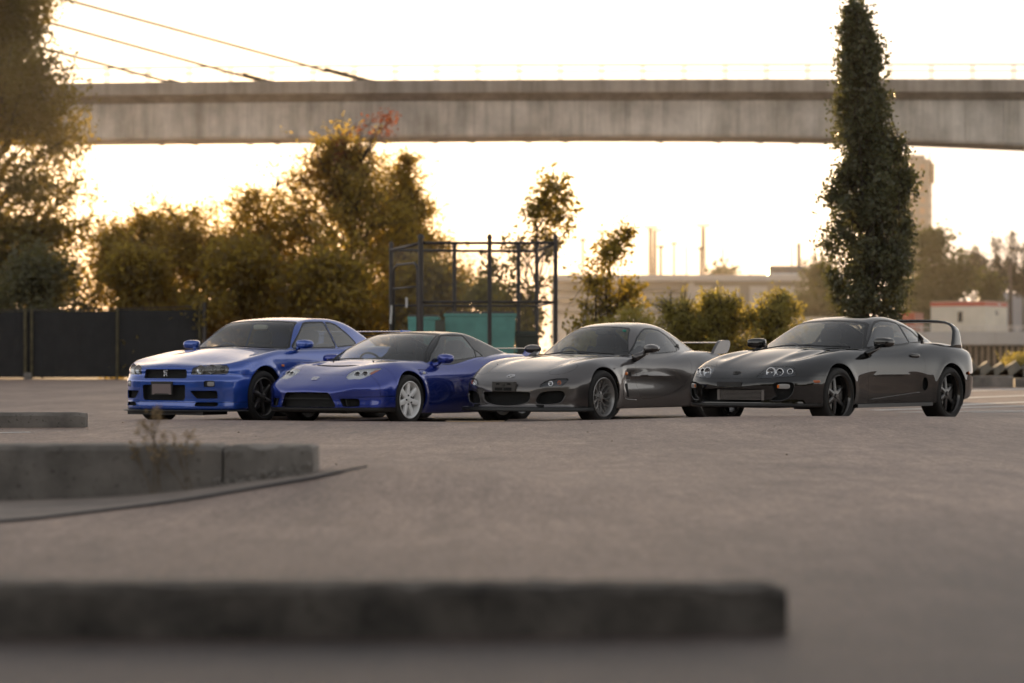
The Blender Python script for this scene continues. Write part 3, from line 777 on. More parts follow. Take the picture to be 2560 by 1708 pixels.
def lip_plate(car, z0, z1, out, ymax, inn=.10, off=0., name='front_lip', material=None, tip=.0):
    """splitter that follows the nose in plan"""
    S = car.S; ys = np.linspace(-ymax, ymax, 61); m = MB(); top = []; 
    rings = []
    for y in ys:
        x = float(S.xn(np.array(.22)) - S.pn(np.array(abs(y)))) + off
        d = float(S.pn.d(np.array(abs(y))))*math.copysign(1, y); nx, ny = 1/math.hypot(1, d), d/math.hypot(1, d)
        o = out*(1 - tip*(abs(y)/ymax)**4)
        rings.append([(x + nx*o, y + ny*o, z0 + .3*(z1 - z0)), (x + nx*(o - .006), y + ny*(o - .006), z1 - .002), (x - nx*inn, y - ny*inn, z1 + .004), (x - nx*inn, y - ny*inn, z0), (x + nx*(o - .008), y + ny*(o - .008), z0)])
    m.loft(rings); return m.build(name, material, car.root, angle=35)
M['rim_gt6'] = mat('dark_bronze_rim', (.12, .112, .104), .28, .8); M['rim_cap_gt6'] = M['rim_gt6']
M['rim_seven'] = mat('pale_silver_rim', (.86, .86, .85), .35, .0, .5); M['rim_cap_seven'] = M['rim_seven']
M['rim_mesh'] = mat('gunmetal_rim', (.36, .35, .34), .3, .55); M['rim_cap_mesh'] = M['rim_mesh']
M['rim_te37'] = mat('black_rim', (.035, .034, .034), .22, .5, .6); M['rim_cap_te37'] = M['rim_te37']
M['rim_lip'] = mat('smoked_metal_lip', (.10, .095, .09), .16, 1.)
M['caliper'] = mat('brake_caliper', (.05, .048, .045), .45, .4)
P_R34 = paint('bright_blue_metallic', (.018, .078, .40), .55, .24)
P_NSX = paint('deep_blue_metallic', (.010, .034, .30), .55, .24)
P_RX7 = paint('titanium_grey_metallic', (.075, .066, .064), .60, .33)
P_SUP = paint('black_paint', (.0035, .0032, .0032), .0, .35, 0.)
fwd = lambda V, N: (V[:, 0] > .05) & (N[:, 0] > -.1)
def mir(p): return [(-a, b) for a, b in p][::-1]
def sym(p):
    q = list(p) + mir(p); return [a for i, a in enumerate(q) if math.dist(a, q[i-1]) > 1e-6]

def emblem_rings(car, y, z, ry, rz, rad, material, name='badge', extra=None):
    x = surf_x(car.fn, y, z); n = nrm(car.fn, (x, y, z)); a = np.array((0, 1., 0)); b = np.cross(n, a); b *= np.sign(b[2] + 1e-9)
    o = np.array((x, y, z)) + n*.006
    P = lambda u, v: o + a*u*ry + b*v*rz
    m = MB(); m.tube([P(math.cos(t), math.sin(t)) for t in np.linspace(0, 2*math.pi, 33)], rad, 6, False)
    for pl in extra or []: m.tube([P(*q) for q in pl], rad, 6)
    return m.build(name, material, car.root, smooth=True)
def side_lamp(car, x, z, rx, rz, material, name='side_marker', s=(1, -1)):
    for k in s:
        y = surf_y(car.fn, x, z, k); m = MB(); m.sellip((x, y, z), (rx, .012, rz), 3, 20, 10); m.build(name, material, car.root, smooth=True)

def build_r34():
    car = Car('blue_coupe', spec_r34(), 'bright blue boxy coupe with a mauve blank plate, leftmost of the parked coupes', 'car', POSES['r34'])
    fn = car.fn; sh = car.sh; P = P_R34
    ws = [(0, .900), (.32, .895), (.665, .885), (.710, .925), (.525, 1.235), (.48, 1.248), (.25, 1.262), (0, 1.266)]
    windows(car, ('yz', sym(ws)),
            [([(-.80,.925),(-1.20,1.185),(-1.27,1.228),(-1.36,1.244),(-1.755,1.252),(-1.80,.945)], .020, .03),
             ([(-1.845,.95),(-1.805,1.252),(-1.93,1.246),(-2.05,1.218),(-2.22,1.115),(-2.36,.995),(-2.33,.975)], .018, .02)],
            [(-2.50, -.50), (-2.50, .50), (-3.02, .54), (-3.02, -.54)])
    wells_and_floor(car)
    hl = [(.376,.592),(.392,.662),(.408,.692),(.52,.712),(.65,.722),(.735,.708),(.762,.672),(.760,.615),(.745,.600),(.583,.594)]
    car.pair('lamp', 'yz', hl, rnd=.012)
    car.cut('upper', 'yz', sym([(.322,.547),(.31,.654)]), rnd=.02, cond=fwd)
    car.cut('lower', 'yz', sym([(.29,.280),(.315,.30),(.322,.455),(.318,.464)]), rnd=.02, cond=fwd)
    for p in ('fog', [(.556,.444),(.556,.514),(.662,.514),(.662,.444)]), ('duct', [(.47,.302),(.43,.345),(.39,.392),(.682,.394),(.688,.302)]), ('lowduct', [(.44,.212),(.46,.250),(.692,.250),(.690,.215),(.66,.207)]):
        car.pair(p[0], 'yz', p[1], rnd=.014)
    car.cut('hood', 'xy', sym([(-.60,.44),(-.10,.425),(.35,.395),(.70,.40),(.802,.402)][::-1]) if False else [(-.575,-.45),(-.1,-.425),(.35,-.40),(.66,-.40),(.80,-.40),(.825,-.2),(.83,0),(.825,.2),(.80,.40),(.66,.40),(.35,.40),(-.1,.425),(-.575,.45),(-.50,.2),(-.478,0),(-.50,-.2)],
            src=('body',), cond=lambda V, N: (N[:, 2] > .3) & (V[:, 2] < .99))
    car.cut('bumper', 'yz', sym([(1,.10),(1,.594),(.40,.594),(.40,.702)]), cond=lambda V, N: V[:, 0] > .10)
    car.cut('lowlip', 'yz', [(1,.10),(1,.256),(-1,.256),(-1,.10)], src=('bumper',), cond=lambda V, N: V[:, 0] > .10)
    car.pair('door', 'xz', [(-.555,.895),(-.525,.79),(-.508,.66),(-.505,.40),(-.53,.275),(-.62,.25),(-1.70,.25),(-1.78,.30),(-1.81,.50),(-1.80,.915),(-1.2,.905)], rnd=.03)
    car.part('body', 'body', P, 0, .018); car.part('hood', 'hood', P); car.part('bumper', 'front_bumper', P); car.part('lowlip', 'front_spoiler', P)
    for t in 'LR': car.part('door:' + t, 'door', P)
    window_parts(car, 2); wipers(car, [[(-.47,-.50),(-.50,-.25),(-.49,.05)], [(-.485,.10),(-.50,.30),(-.60,.60)]])
    # lamps
    hs = M['r34_house'] = mat('lamp_housing', (.15, .145, .14), .3, .6)
    for t, s in (('L', 1), ('R', -1)):
        g = car.cup('lamp:' + t, 'headlight', hs, .055); ln = car.part('lamp:' + t, 'headlight_lens', M['lens'], .001, 0, .002, parent=g)
        lamp_bowl(car, s*.475, .650, .054, .030, g, M['silver'], (1, s*.15, .1), 'reflector', M['rim_lip'], .003); lamp_bowl(car, s*.60, .655, .057, .035, g, M['silver'], (1, s*.2, .1), 'reflector', M['rim_lip'], .003); lamp_bowl(car, s*.70, .658, .030, .032, g, hs, (1, s*.5, .1), 'indicator_bowl', M['rim_lip'], .004)
        f = car.cup('fog:' + t, 'fog_light', M['trim'], .03); q = MB(); x = surf_x(fn, s*.615, .478); q.sellip((x - .022, s*.615, .478), (.012, .042, .029), 4, rz=s*.5); q.build('fog_lens', M['clear_dim'], f, smooth=True)
        car.cup('duct:' + t, 'air_duct', M['dark'], .07); car.cup('lowduct:' + t, 'air_duct', M['dark'], .05)
    g = car.cup('upper', 'grille', M['grille'], .055)
    car.cup('lower', 'lower_grille', M['grille'], .07)
    # emblem in the grille: two small letters over a large one
    x = surf_x(fn, 0, .61) - .012
    m = MB(); E = lambda pts, r=.0042: m.tube([(x, y, z) for y, z in pts], r, 6)
    E([(-.004,.636),(-.012,.642),(-.026,.640),(-.029,.628),(-.022,.620),(-.008,.622),(-.007,.629),(-.016,.629)]); E([(.004,.641),(.032,.641)]); E([(.018,.641),(.018,.621)])
    E([(-.024,.572),(-.024,.614),(.012,.614),(.022,.606),(.012,.595),(-.024,.595)], .0055); E([(.0,.594),(.024,.572)], .0055)
    m.build('badge', M['chrome'], car.root)
    # plate
    x = surf_x(fn, 0, .40) + .012
    m = MB(); m.box((x - .01, -.018, .425), (.012, .325, .165)); m.build('plate_frame', M['trim'], car.root)
    pl = round_poly([(-.158,.476),(.122,.476),(.130,.350),(.104,.346),(.086,.361),(-.117,.361),(-.132,.346),(-.158,.348)], .004)
    m = MB(); m.loft([[(x - .002, y, z) for y, z in pl], [(x + .003, y, z) for y, z in pl]]); o = m.build('license_plate', M['plate_blank'], car.root)
    lip_plate(car, .142, .160, .055, .875, .08, .0, 'front_splitter', M['trim'])
    m = MB(); m.box((.62, 0, .125), (.5, 1.15, .05)); m.build('undertray', M['trim'], car.root)
    side_lamp(car, -.412, .70, .028, .016, M['amber'])
    mirrors(car, (-.862, .885, .968), (.085, .108, .060), (-.80, .80, .915), P, 3.4, base=P)
    # door handle, skirts
    for s in (1, -1):
        y = surf_y(fn, -1.66, .80, s); superq(car, 'door_handle', (-1.66, y, .80), (.075, .014, .018), 3, P)
        m = MB(); m.loft([[(x, s*(surf_y(fn, x, .26) + o), z) for o, z in ((.012,.235),(.012,.16),(-.06,.15),(-.06,.235))] for x in np.linspace(-.42, -2.24, 12)]); m.build('side_skirt', P, car.root, angle=30)
    # rear wing
    af = airfoil(.20, .10, -3.46, 1.155, -.03)
    m = MB(); m.loft([[(x, y, z) for x, z in af] for y in np.linspace(-.72, .72, 9)]); w = m.build('rear_wing', P, car.root, angle=40)
    af2 = airfoil(.15, .10, -3.47, 1.10, -.05); m = MB(); m.loft([[(x, y, z) for x, z in af2] for y in np.linspace(-.70, .70, 7)]); m.build('lower_blade', M['trim'], w, angle=40)
    for s in (1, -1):
        m = MB(); m.loft([[(-3.44, s*.715 + d, 1.175), (-3.68, s*.715 + d, 1.17), (-3.66, s*.715 + d, 1.00), (-3.40, s*.715 + d, .95)] for d in (-.012, .012)]); m.build('wing_end_plate', P, w)
    wheel_set(car, 'gt6', (.326, .245, .235, .872), (.326, .25, .235, .878), .1)
    interior(car, -.52, .93, -1.62, 1.16, .92, 1.00, -1.0, -2.35, M['seat'])
    superq(car, 'rear_view_mirror', (-1.15, .0, 1.195), (.02, .11, .032), 4, M['cream'])
    return car

def build_nsx():
    car = Car('deep_blue_coupe', spec_nsx(), 'low deep blue coupe with black roof, white headlights and pale seven spoke wheels', 'car', POSES['nsx'])
    fn = car.fn; P = P_NSX
    roof_cut(car, 'roof', Sp([(.3,.3),(-.40,.55),(-.50,.716),(-.70,.732),(-1.66,.796),(-1.9,.806),(-2.1,.80),(-2.5,.70),(-3,.5)]))
    ws = [(0, .745), (.35, .735), (.67, .715), (.712, .75), (.475, 1.068), (.44, 1.084), (.25, 1.097), (0, 1.104)]
    windows(car, ('yz', sym(ws)),
            [([(-.56,.745),(-.70,.845),(-1.12,1.052),(-1.20,1.074),(-1.66,1.074),(-1.72,.90),(-1.66,.812),(-.70,.742)], .012, .015),
             ([(-1.745,.895),(-1.80,.862),(-1.86,.822),(-1.70,.815)], .008, .008)],
            [(-1.90, -.44), (-1.90, .44), (-2.60, .50), (-2.60, -.50)], extra_src=('roof',))
    wells_and_floor(car, .2)
    hl = [(.722,.462),(.690,.405),(.600,.385),(.52,.404),(.47,.49),(.40,.60),(.335,.685),(.42,.672),(.52,.652),(.62,.622),(.672,.592)]
    car.pair('lamp', 'xy', hl, rnd=.012)
    car.cut('lower', 'yz', sym([(.385,.210),(.405,.222),(.338,.345),(.31,.383)]), rnd=.03, cond=fwd)
    car.pair('duct', 'yz', [(.49,.217),(.445,.312),(.637,.312),(.650,.275),(.646,.222)], rnd=.016)
    car.cut('hood', 'xy', [(.648,-.36),(.655,0),(.648,.36),(.61,.385),(.49,.40),(.40,.455),(.10,.465),(-.16,.50),(-.215,.35),(-.175,0),(-.215,-.35),(-.16,-.50),(.10,-.465),(.40,-.455),(.49,-.40),(.61,-.385)],
            cond=lambda V, N: (N[:, 2] > .3) & (V[:, 2] < .80))
    car.cut('vent', 'xy', [(.332,-.36),(.332,.36),(.292,.39),(.292,-.39)], src=('hood',), rnd=.012, cond=lambda V, N: V[:, 2] < .8)
    car.cut('bumper', 'yz', [(-1.2,.10),(-1.2,.70),(1.2,.70),(1.2,.10)], cond=lambda V, N: V[:, 0] > .10)
    sh = car.sh
    # the bumper ends at a curved seam on the flank
    lab = [k for k, v in sh.names.items() if v == 'bumper'][0]; c = sh.V[sh.T].mean(1)
    back = (sh.L == lab) & ((c[:, 0] < .30)); sh.L[back] = 0
    for s, t in ((1, 'L'), (-1, 'R')):
        car.cut('fender:' + t, 'xz', [(.30,.80),(.52,.80),(.535,.62),(.553,.55),(.566,.48),(.560,.40),(.555,.342),(.30,.342)], s, src=('bumper',), cond=lambda V, N: V[:, 0] > .2)
    car.cut('lowbump:R', 'yz', [(-1.2,.10),(-1.2,.334),(-.44,.330),(-.44,.1)], src=('bumper',), cond=lambda V, N: V[:, 0] > .1)
    car.cut('lowbump:L', 'yz', [(1.2,.10),(1.2,.334),(.44,.330),(.44,.1)], src=('bumper',), cond=lambda V, N: V[:, 0] > .1)
    car.cut('lip', 'yz', [(-1.2,.05),(-1.2,.204),(1.2,.204),(1.2,.05)], src=('bumper', 'lowbump:L', 'lowbump:R', 'body'), cond=lambda V, N: V[:, 0] > .25)
    car.pair('door', 'xz', [(-.505,.712),(-.42,.66),(-.375,.55),(-.352,.40),(-.352,.366),(-1.55,.366),(-1.62,.42),(-1.66,.60),(-1.64,.765),(-1.1,.735)], rnd=.02)
    car.pair('sill', 'xz', [(-.345,.345),(-.345,.05),(-2.12,.05),(-2.16,.345)])
    car.pair('intake', 'xz', [(-1.69,.42),(-1.70,.66),(-1.80,.70),(-1.86,.66),(-1.80,.44)], rnd=.03)
    car.part('body', 'body', P, 0, .018); car.part('hood', 'hood', P); car.part('bumper', 'front_bumper', P); [car.part('lowbump:' + t, 'lower_bumper', P, .003) for t in 'LR']
    car.part('roof', 'roof', M['gloss_black'], .001, .02); car.part('lip', 'front_lip', M['trim'])
    for t in 'LR':
        car.part('door:' + t, 'door', P); car.part('sill:' + t, 'side_skirt', P); car.part('fender:' + t, 'fender', P); car.cup('intake:' + t, 'side_intake', M['dark'], .06, dirv=(0, 1 if t == 'L' else -1, 0))
    car.cup('vent', 'hood_vent', M['dark'], .03, dirv=(.3, 0, 1))
    window_parts(car, 2, M['sg_light']); wipers(car, [[(-.20,-.52),(-.23,-.25),(-.20,.02)]])
    hs = mat('white_lamp_housing', (.62, .64, .66), .25, .1)
    for t, s in (('L', 1), ('R', -1)):
        g = car.cup('lamp:' + t, 'headlight', hs, .022, dirv=(.5, 0, .87)); car.part('lamp:' + t, 'headlight_lens', M['lens'], .001, 0, .001, parent=g)
        for (xx, yy) in ((.588, .492), (.545, .575)):
            z = surf_z(fn, xx, s*yy); n = np.array((.75, s*.18, .55)); n /= np.linalg.norm(n); c = np.array((xx, s*yy, z)) - n*.006
            m = MB(); a = np.cross(n, (0, 0, 1.)); a /= np.linalg.norm(a); b = np.cross(a, n)
            m.loft([[c + n*d + r*(math.cos(q)*a + math.sin(q)*b) for q in np.linspace(0, 6.2832, 25)[:-1]] for d, r in ((0, .036), (-.03, .030), (-.035, .002))], cap=False); m.build('projector', M['trim'], g, smooth=True)
            m = MB(); m.tube(ring_pts(c, n, .038), .005, 6, False); m.build('lamp_ring', M['chrome'], g, smooth=True)
            m = MB(); m.sellip(c - n*.016, (.022, .022, .022)); m.build('projector_lens', M['gloss_black'], g, smooth=True)
        car.cut('amb:' + t, 'xy', [(.47,.625),(.52,.652),(.42,.672),(.36,.68),(.40,.64)], s, src=('lamp:' + t,), rnd=.008) if False else None
        m = MB(); pts = [(.50,.615),(.515,.645),(.43,.665),(.37,.672),(.42,.635)]
        m.loft([[(x, s*y, surf_z(fn, x, s*y) - o) for x, y in pts] for o in (.004, .010)]); m.build('indicator', M['amber_dim'], g)
        car.cup('duct:' + t, 'air_duct', M['dark'], .06)
        m = MB(); x = surf_x(fn, s*.50, .26); m.box((x - .045, s*.515, .265), (.05, .012, .08), rx=s*.25); m.build('duct_fin', M['trim'], car.root)
    g = car.cup('lower', 'lower_grille', M['grille'], .08)
    m = MB(); m.box((surf_x(fn, 0, .31) - .03, 0, .312), (.012, .66, .010)); m.build('grille_bar', M['trim'], g)
    x = surf_x(fn, 0, .545)
    # letter emblem in a rounded frame
    n = nrm(fn, (x, 0, .545)); a = np.array((0, 1., 0)); b = np.cross(n, a); b *= np.sign(b[2]); o = np.array((x, -.0, .545)) + n*.006
    m = MB(); Q = lambda u, v: o + a*u*.046 + b*v*.034
    rr = round_poly([(-.8,-1),(-1,1),(1,1),(.8,-1)], .35); m.tube([Q(*p) for p in list(rr) + [rr[0]]], .0042, 6, False)
    for pl in ([(-.42,-.85),(-.5,.85)], [(.42,-.85),(.5,.85)], [(-.45,0),(.45,0)]): m.tube([Q(*p) for p in pl], .0055, 6)
    m.build('badge', M['chrome'], car.root, smooth=True)
    for s in (1, -1):
        y = surf_y(fn, -.325, .612, s); m = MB(); m.sellip((-.325, y, .612), (.026, .010, .016), 4); m.build('side_marker', M['clear'], car.root, smooth=True)
        vp = [(-.225,.655),(-.40,.650),(-.385,.60),(-.25,.60)]
        m = MB(); m.tube([(x, surf_y(fn, x, z, s) + s*.001, z) for x, z in [vp[i % 4] for i in range(5)]], .0028, 5); m.build('vent_outline', M['trim'], car.root)
        for x in (.115, -.135) if False else (): pass
    m = MB(); m.loft([[(.322 - .05*(abs(y)/.36)**6, y, surf_z(fn, .322 - .05*(abs(y)/.36)**6, y) + o), (.30 - .05*(abs(y)/.36)**6, y, surf_z(fn, .30 - .05*(abs(y)/.36)**6, y) + o)] for y in np.linspace(-.36, .36, 25) for o in (.013,)], closed=False); m.build('vent_lip', P, car.root, smooth=True)
    m = MB(); m.loft([[(.323 - .05*(abs(y)/.36)**6, y, surf_z(fn, .323 - .05*(abs(y)/.36)**6, y) + o) for o in (-.004, .012)] for y in np.linspace(-.36, .36, 25)], closed=False); m.build('vent_mouth', M['dark'], car.root)
    for y in (-.30, .30):
        z = surf_z(fn, -.02, y); m = MB(); m.tube([(-.02, y, z), (-.02, y, z + .012)], .010, 8); m.build('washer_nozzle', M['trim'], car.root)
    mirrors(car, (-.755, .865, .785), (.080, .112, .062), (-.60, .785, .70), P, 2.9, .026, -.28, P)
    af = airfoil(.24, .075, -3.17, .915, -.02)
    m = MB(); m.loft([[(x - .10*(abs(y)/.6)**2*0, y, z + .006*math.cos(y*2)) for x, z in af] for y in np.linspace(-.60, .60, 11)]); w = m.build('rear_spoiler', M['gloss_black'], car.root, angle=40)
    for s in (1, -1):
        m = MB(); m.loft([[(-3.14, s*.60 + d, .945), (-3.40, s*.60 + d, .945), (-3.36, s*.60 + d, .84), (-2.98, s*.60 + d, .83)] for d in (-.014, .014)]); m.build('spoiler_end', P, w)
    wheel_set(car, 'seven', (.302, .215, .222, .868), (.318, .255, .224, .888), .0)
    interior(car, -.38, .77, -1.62, 1.02, .76, .875, -.93, -1.95, M['seat'], .64)
    # door pull and quarter trim seen behind the window
    return car

def build_rx7():
    car = Car('grey_coupe', spec_rx7(), 'rounded titanium grey coupe with fine mesh wheels and an empty plate bracket', 'car', POSES['rx7'])
    fn = car.fn; P = P_RX7
    ws = [(0, .795), (.30, .79), (.60, .785), (.635, .82), (.405, 1.125), (.368, 1.146), (.2, 1.163), (0, 1.170)]
    windows(car, ('yz', sym(ws)),
            [([(-.89,.828),(-1.00,.895),(-1.22,1.03),(-1.38,1.10),(-1.52,1.138),(-1.70,1.146),(-1.86,1.125),(-2.0,1.04),(-2.04,.93),(-1.99,.872),(-1.7,.852)], .011, .02)],
            [(-2.12, -.38), (-2.12, .38), (-2.72, .43), (-2.72, -.43)], seal=.008)
    car.pair('qtr', 'xz', [(-2.035,1.03),(-2.075,.93),(-2.03,.875),(-2.10,.885),(-2.16,.915),(-2.13,.98),(-2.08,1.04)], src=('body', 'sseal'), rnd=.01)
    wells_and_floor(car, .24)
    car.pair('pop', 'xy', [(.583,.445),(.48,.462),(.36,.468),(.30,.50),(.272,.56),(.29,.645),(.33,.69),(.41,.70),(.53,.645),(.60,.555),(.612,.475)], rnd=.02, cond=lambda V, N: V[:, 2] < .9)
    car.pair('lamp', 'yz', [(.438,.428),(.455,.463),(.49,.497),(.54,.520),(.60,.532),(.70,.534),(.715,.520),(.69,.464),(.672,.446)], rnd=.006)
    car.cut('lower', 'yz', sym([(0,.204),(.15,.212),(.27,.236),(.33,.275),(.346,.345),(.33,.370),(.17,.374)]), rnd=.02, cond=fwd)
    car.pair('duct', 'yz', [(.42,.228),(.40,.26),(.43,.33),(.465,.366),(.53,.382),(.66,.390),(.70,.374),(.705,.33),(.68,.27),(.64,.238),(.56,.226)], rnd=.02)
    car.cut('hood', 'xy', [(.60,-.43),(.618,0),(.60,.43),(.47,.462),(.35,.465),(.27,.54),(.10,.60),(-.30,.64),(-.70,.655),(-.72,.55),(-.63,.2),(-.618,0),(-.63,-.2),(-.72,-.55),(-.70,-.655),(-.30,-.64),(.10,-.60),(.27,-.54),(.35,-.465),(.47,-.462)],
            cond=lambda V, N: (N[:, 2] > .3) & (V[:, 2] < .90))
    car.cut('bumper', 'yz', [(-1.2,.05),(-1.2,.492),(1.2,.492),(1.2,.05)], cond=lambda V, N: V[:, 0] > .2)
    car.cut('lip', 'yz', [(-1.2,.02),(-1.2,.196),(1.2,.196),(1.2,.02)], src=('bumper', 'body'), cond=lambda V, N: V[:, 0] > .2)
    car.pair('door', 'xz', [(-.86,.812),(-.80,.715),(-.79,.605),(-.80,.49),(-.86,.34),(-.93,.272),(-1.33,.288),(-1.62,.335),(-1.83,.42),(-1.975,.53),(-2.035,.63),(-2.06,.74),(-2.05,.84),(-1.98,.848),(-1.6,.838)], rnd=.03)
    car.part('body', 'body', P, 0, .018); car.part('hood', 'hood', P); car.part('bumper', 'front_bumper', P, .001); car.part('lip', 'front_lip', M['trim'])
    for t in 'LR':
        car.part('door:' + t, 'door', P); car.part('pop:' + t, 'popup_headlight', P, .003); car.part('qtr:' + t, 'quarter_trim', M['trim'], .001, .01, .002)
    window_parts(car, 1); wipers(car, [[(-.66,-.55),(-.66,-.25),(-.64,.0)], [(-.64,.03),(-.67,.30),(-.74,.52)]])
    hs = mat('smoked_lamp_housing', (.035, .035, .04), .3, .3)
    for t, s in (('L', 1), ('R', -1)):
        g = car.cup('lamp:' + t, 'front_lamp', hs, .04); car.part('lamp:' + t, 'lamp_lens', M['lens'], .001, 0, .001, parent=g)
        lamp_bowl(car, s*.553, .474, .027, .022, g, M['silver'], (1, s*.15, .1)); lamp_bowl(car, s*.635, .486, .022, .024, g, M['amber'], (1, s*.3, .1), 'indicator_bowl', M['amber_dim'], .004)
        o = outline_bar([(surf_x(fn, s*y, z) + .003, s*y, z) for y, z in round_poly([(.436,.426),(.455,.463),(.49,.497),(.54,.520),(.60,.532),(.70,.534),(.715,.520),(.69,.464),(.672,.444),(.436,.426)], .004, 3)], .004).build('lamp_rim', M['trim'], g)
        car.cup('duct:' + t, 'air_duct', M['dark'], .08)
        q = [(.40,.26),(.43,.228),(.56,.226),(.64,.238),(.68,.27),(.705,.33)]
        outline_bar([(surf_x(fn, s*y, z) - .006, s*y, z) for y, z in smooth_poly(q, 4, False)], .009).build('duct_edge', P, car.root, smooth=True)
    car.cup('lower', 'lower_grille', M['grille'], .09)
    outline_bar([(surf_x(fn, y, z) - .006, y, z) for y, z in smooth_poly([(-.343,.345),(-.33,.275),(-.27,.236),(-.15,.212),(0,.204),(.15,.212),(.27,.236),(.33,.275),(.343,.345)], 4, False)], .010).build('grille_edge', P, car.root, smooth=True)
    # plate bracket
    x = surf_x(fn, 0, .44) + .025; br = mat('bracket_plastic', (.06, .055, .05), .6)
    m = MB(); m.box((x - .02, -.02, .437), (.045, .335, .118)); b = m.build('plate_bracket', br, car.root)
    bv = b.modifiers.new('bevel', 'BEVEL'); bv.width = .008; bv.segments = 2
    m = MB(); m.box((x + .004, -.02, .408), (.004, .24, .036)); m.box((x + .004, -.10, .468), (.004, .05, .018)); m.box((x + .004, .06, .468), (.004, .05, .018)); m.build('bracket_slots', M['dark'], b)['kind'] = 'stuff'
    m = MB(); m.box((x + .006, -.02, .458), (.01, .04, .03)); m.box((x + .006, -.02, .408), (.006, .02, .034)); m.build('bracket_boss', M['caliper'], b)
    emblem_rings(car, -.025, .556, .050, .036, .0042, M['chrome'], 'badge', [[(-.92,.25),(-.45,.35),(-.12,-.25),(0,-.45),(.12,-.25),(.45,.35),(.92,.25)], [(-.45,.35),(-.2,.1)], [(.45,.35),(.2,.1)]])
    lip_plate(car, .142, .190, .085, .86, .10, -.005, 'front_splitter', M['trim'])
    side_lamp(car, -.562, .588, .032, .020, M['amber'])
    for s in (1, -1):
        y = surf_y(fn, -.655, .585, s); m = MB(); m.loft([[(-.655 + u*.02, y + o, .585 + v*.026) for u, v in ((-1,.7),(0,1),(1,.7),(.5,-.4),(0,-1.3),(-.5,-.4))] for o in (-.004*s, .006*s)]); m.build('fender_emblem', M['gloss_black'], car.root)
        # scoop behind the wheel
        q = [(-.50,.50),(-.60,.505),(-.62,.50),(-.50,.49),(-.475,.46),(-.47,.34),(-.52,.285),(-.60,.275),(-.80,.29)]
        outline_bar([(x, surf_y(fn, x, z, s) - s*.002, z) for x, z in smooth_poly([(-.66,.505),(-.52,.50),(-.475,.45),(-.47,.36),(-.50,.295),(-.60,.272),(-.80,.262)], 5, False)], .007).build('scoop_edge', P, car.root, smooth=True)
        m = MB(); m.loft([[(x, surf_y(fn, x, z, s) - s*.004, z) for x, z in ((-.49,.46),(-.485,.34),(-.52,.30))], [(x, surf_y(fn, x, z, s) + s*.0015, z) for x, z in ((-.60,.47),(-.60,.36),(-.62,.30))]], closed=False)
        m.build('scoop_mouth', M['dark'], car.root)
        y = surf_y(fn, -2.09, .925, s); superq(car, 'door_handle', (-2.095, y + s*.004, .925), (.028, .010, .030), 3, M['gloss_black'])
    mirrors(car, (-1.005, .885, .892), (.085, .115, .056), (-.80, .775, .775), P, 2.2, .040, -.45, P)
    af = airfoil(.23, .09, -3.09, .975, -.04)
    m = MB(); m.loft([[(x, y, z) for x, z in af] for y in np.linspace(-.62, .62, 9)]); w = m.build('rear_wing', P, car.root, angle=40)
    for s in (1, -1):
        pl = smooth_poly([(-3.06,.985),(-3.14,1.008),(-3.28,1.010),(-3.335,.99),(-3.33,.93),(-3.28,.86),(-3.18,.835),(-2.95,.835),(-2.93,.865)], 4)
        m = MB(); m.loft([[(x, s*.635 + d, z) for x, z in pl] for d in (-.022, -.016, .016, .022)]); m.build('wing_end_plate', P, w, angle=40)
    m = MB(); m.tube([(-2.62, .05, 1.01), (-2.95, .22, .90)], .012, 6); m.build('rear_wiper', M['trim'], car.root)
    wheel_set(car, 'mesh', (.321, .235, .232, .856), (.321, .255, .232, .866), .1)
    interior(car, -.70, .815, -1.83, 1.10, .83, .925, -1.14, -2.25, M['seat'], .62)
    superq(car, 'rear_view_mirror', (-1.27, .0, 1.10), (.02, .10, .03), 4, M['trim'])
    x, z = -1.23, 1.118; m = MB(); m.sellip((surf_x(fn, .36, z, -.5, -2) + .004, .36, z), (.003, .030, .017), 2); m.build('windscreen_sticker', mat('green_sticker', (.02, .22, .16), .5), car.root, smooth=True)
    return car

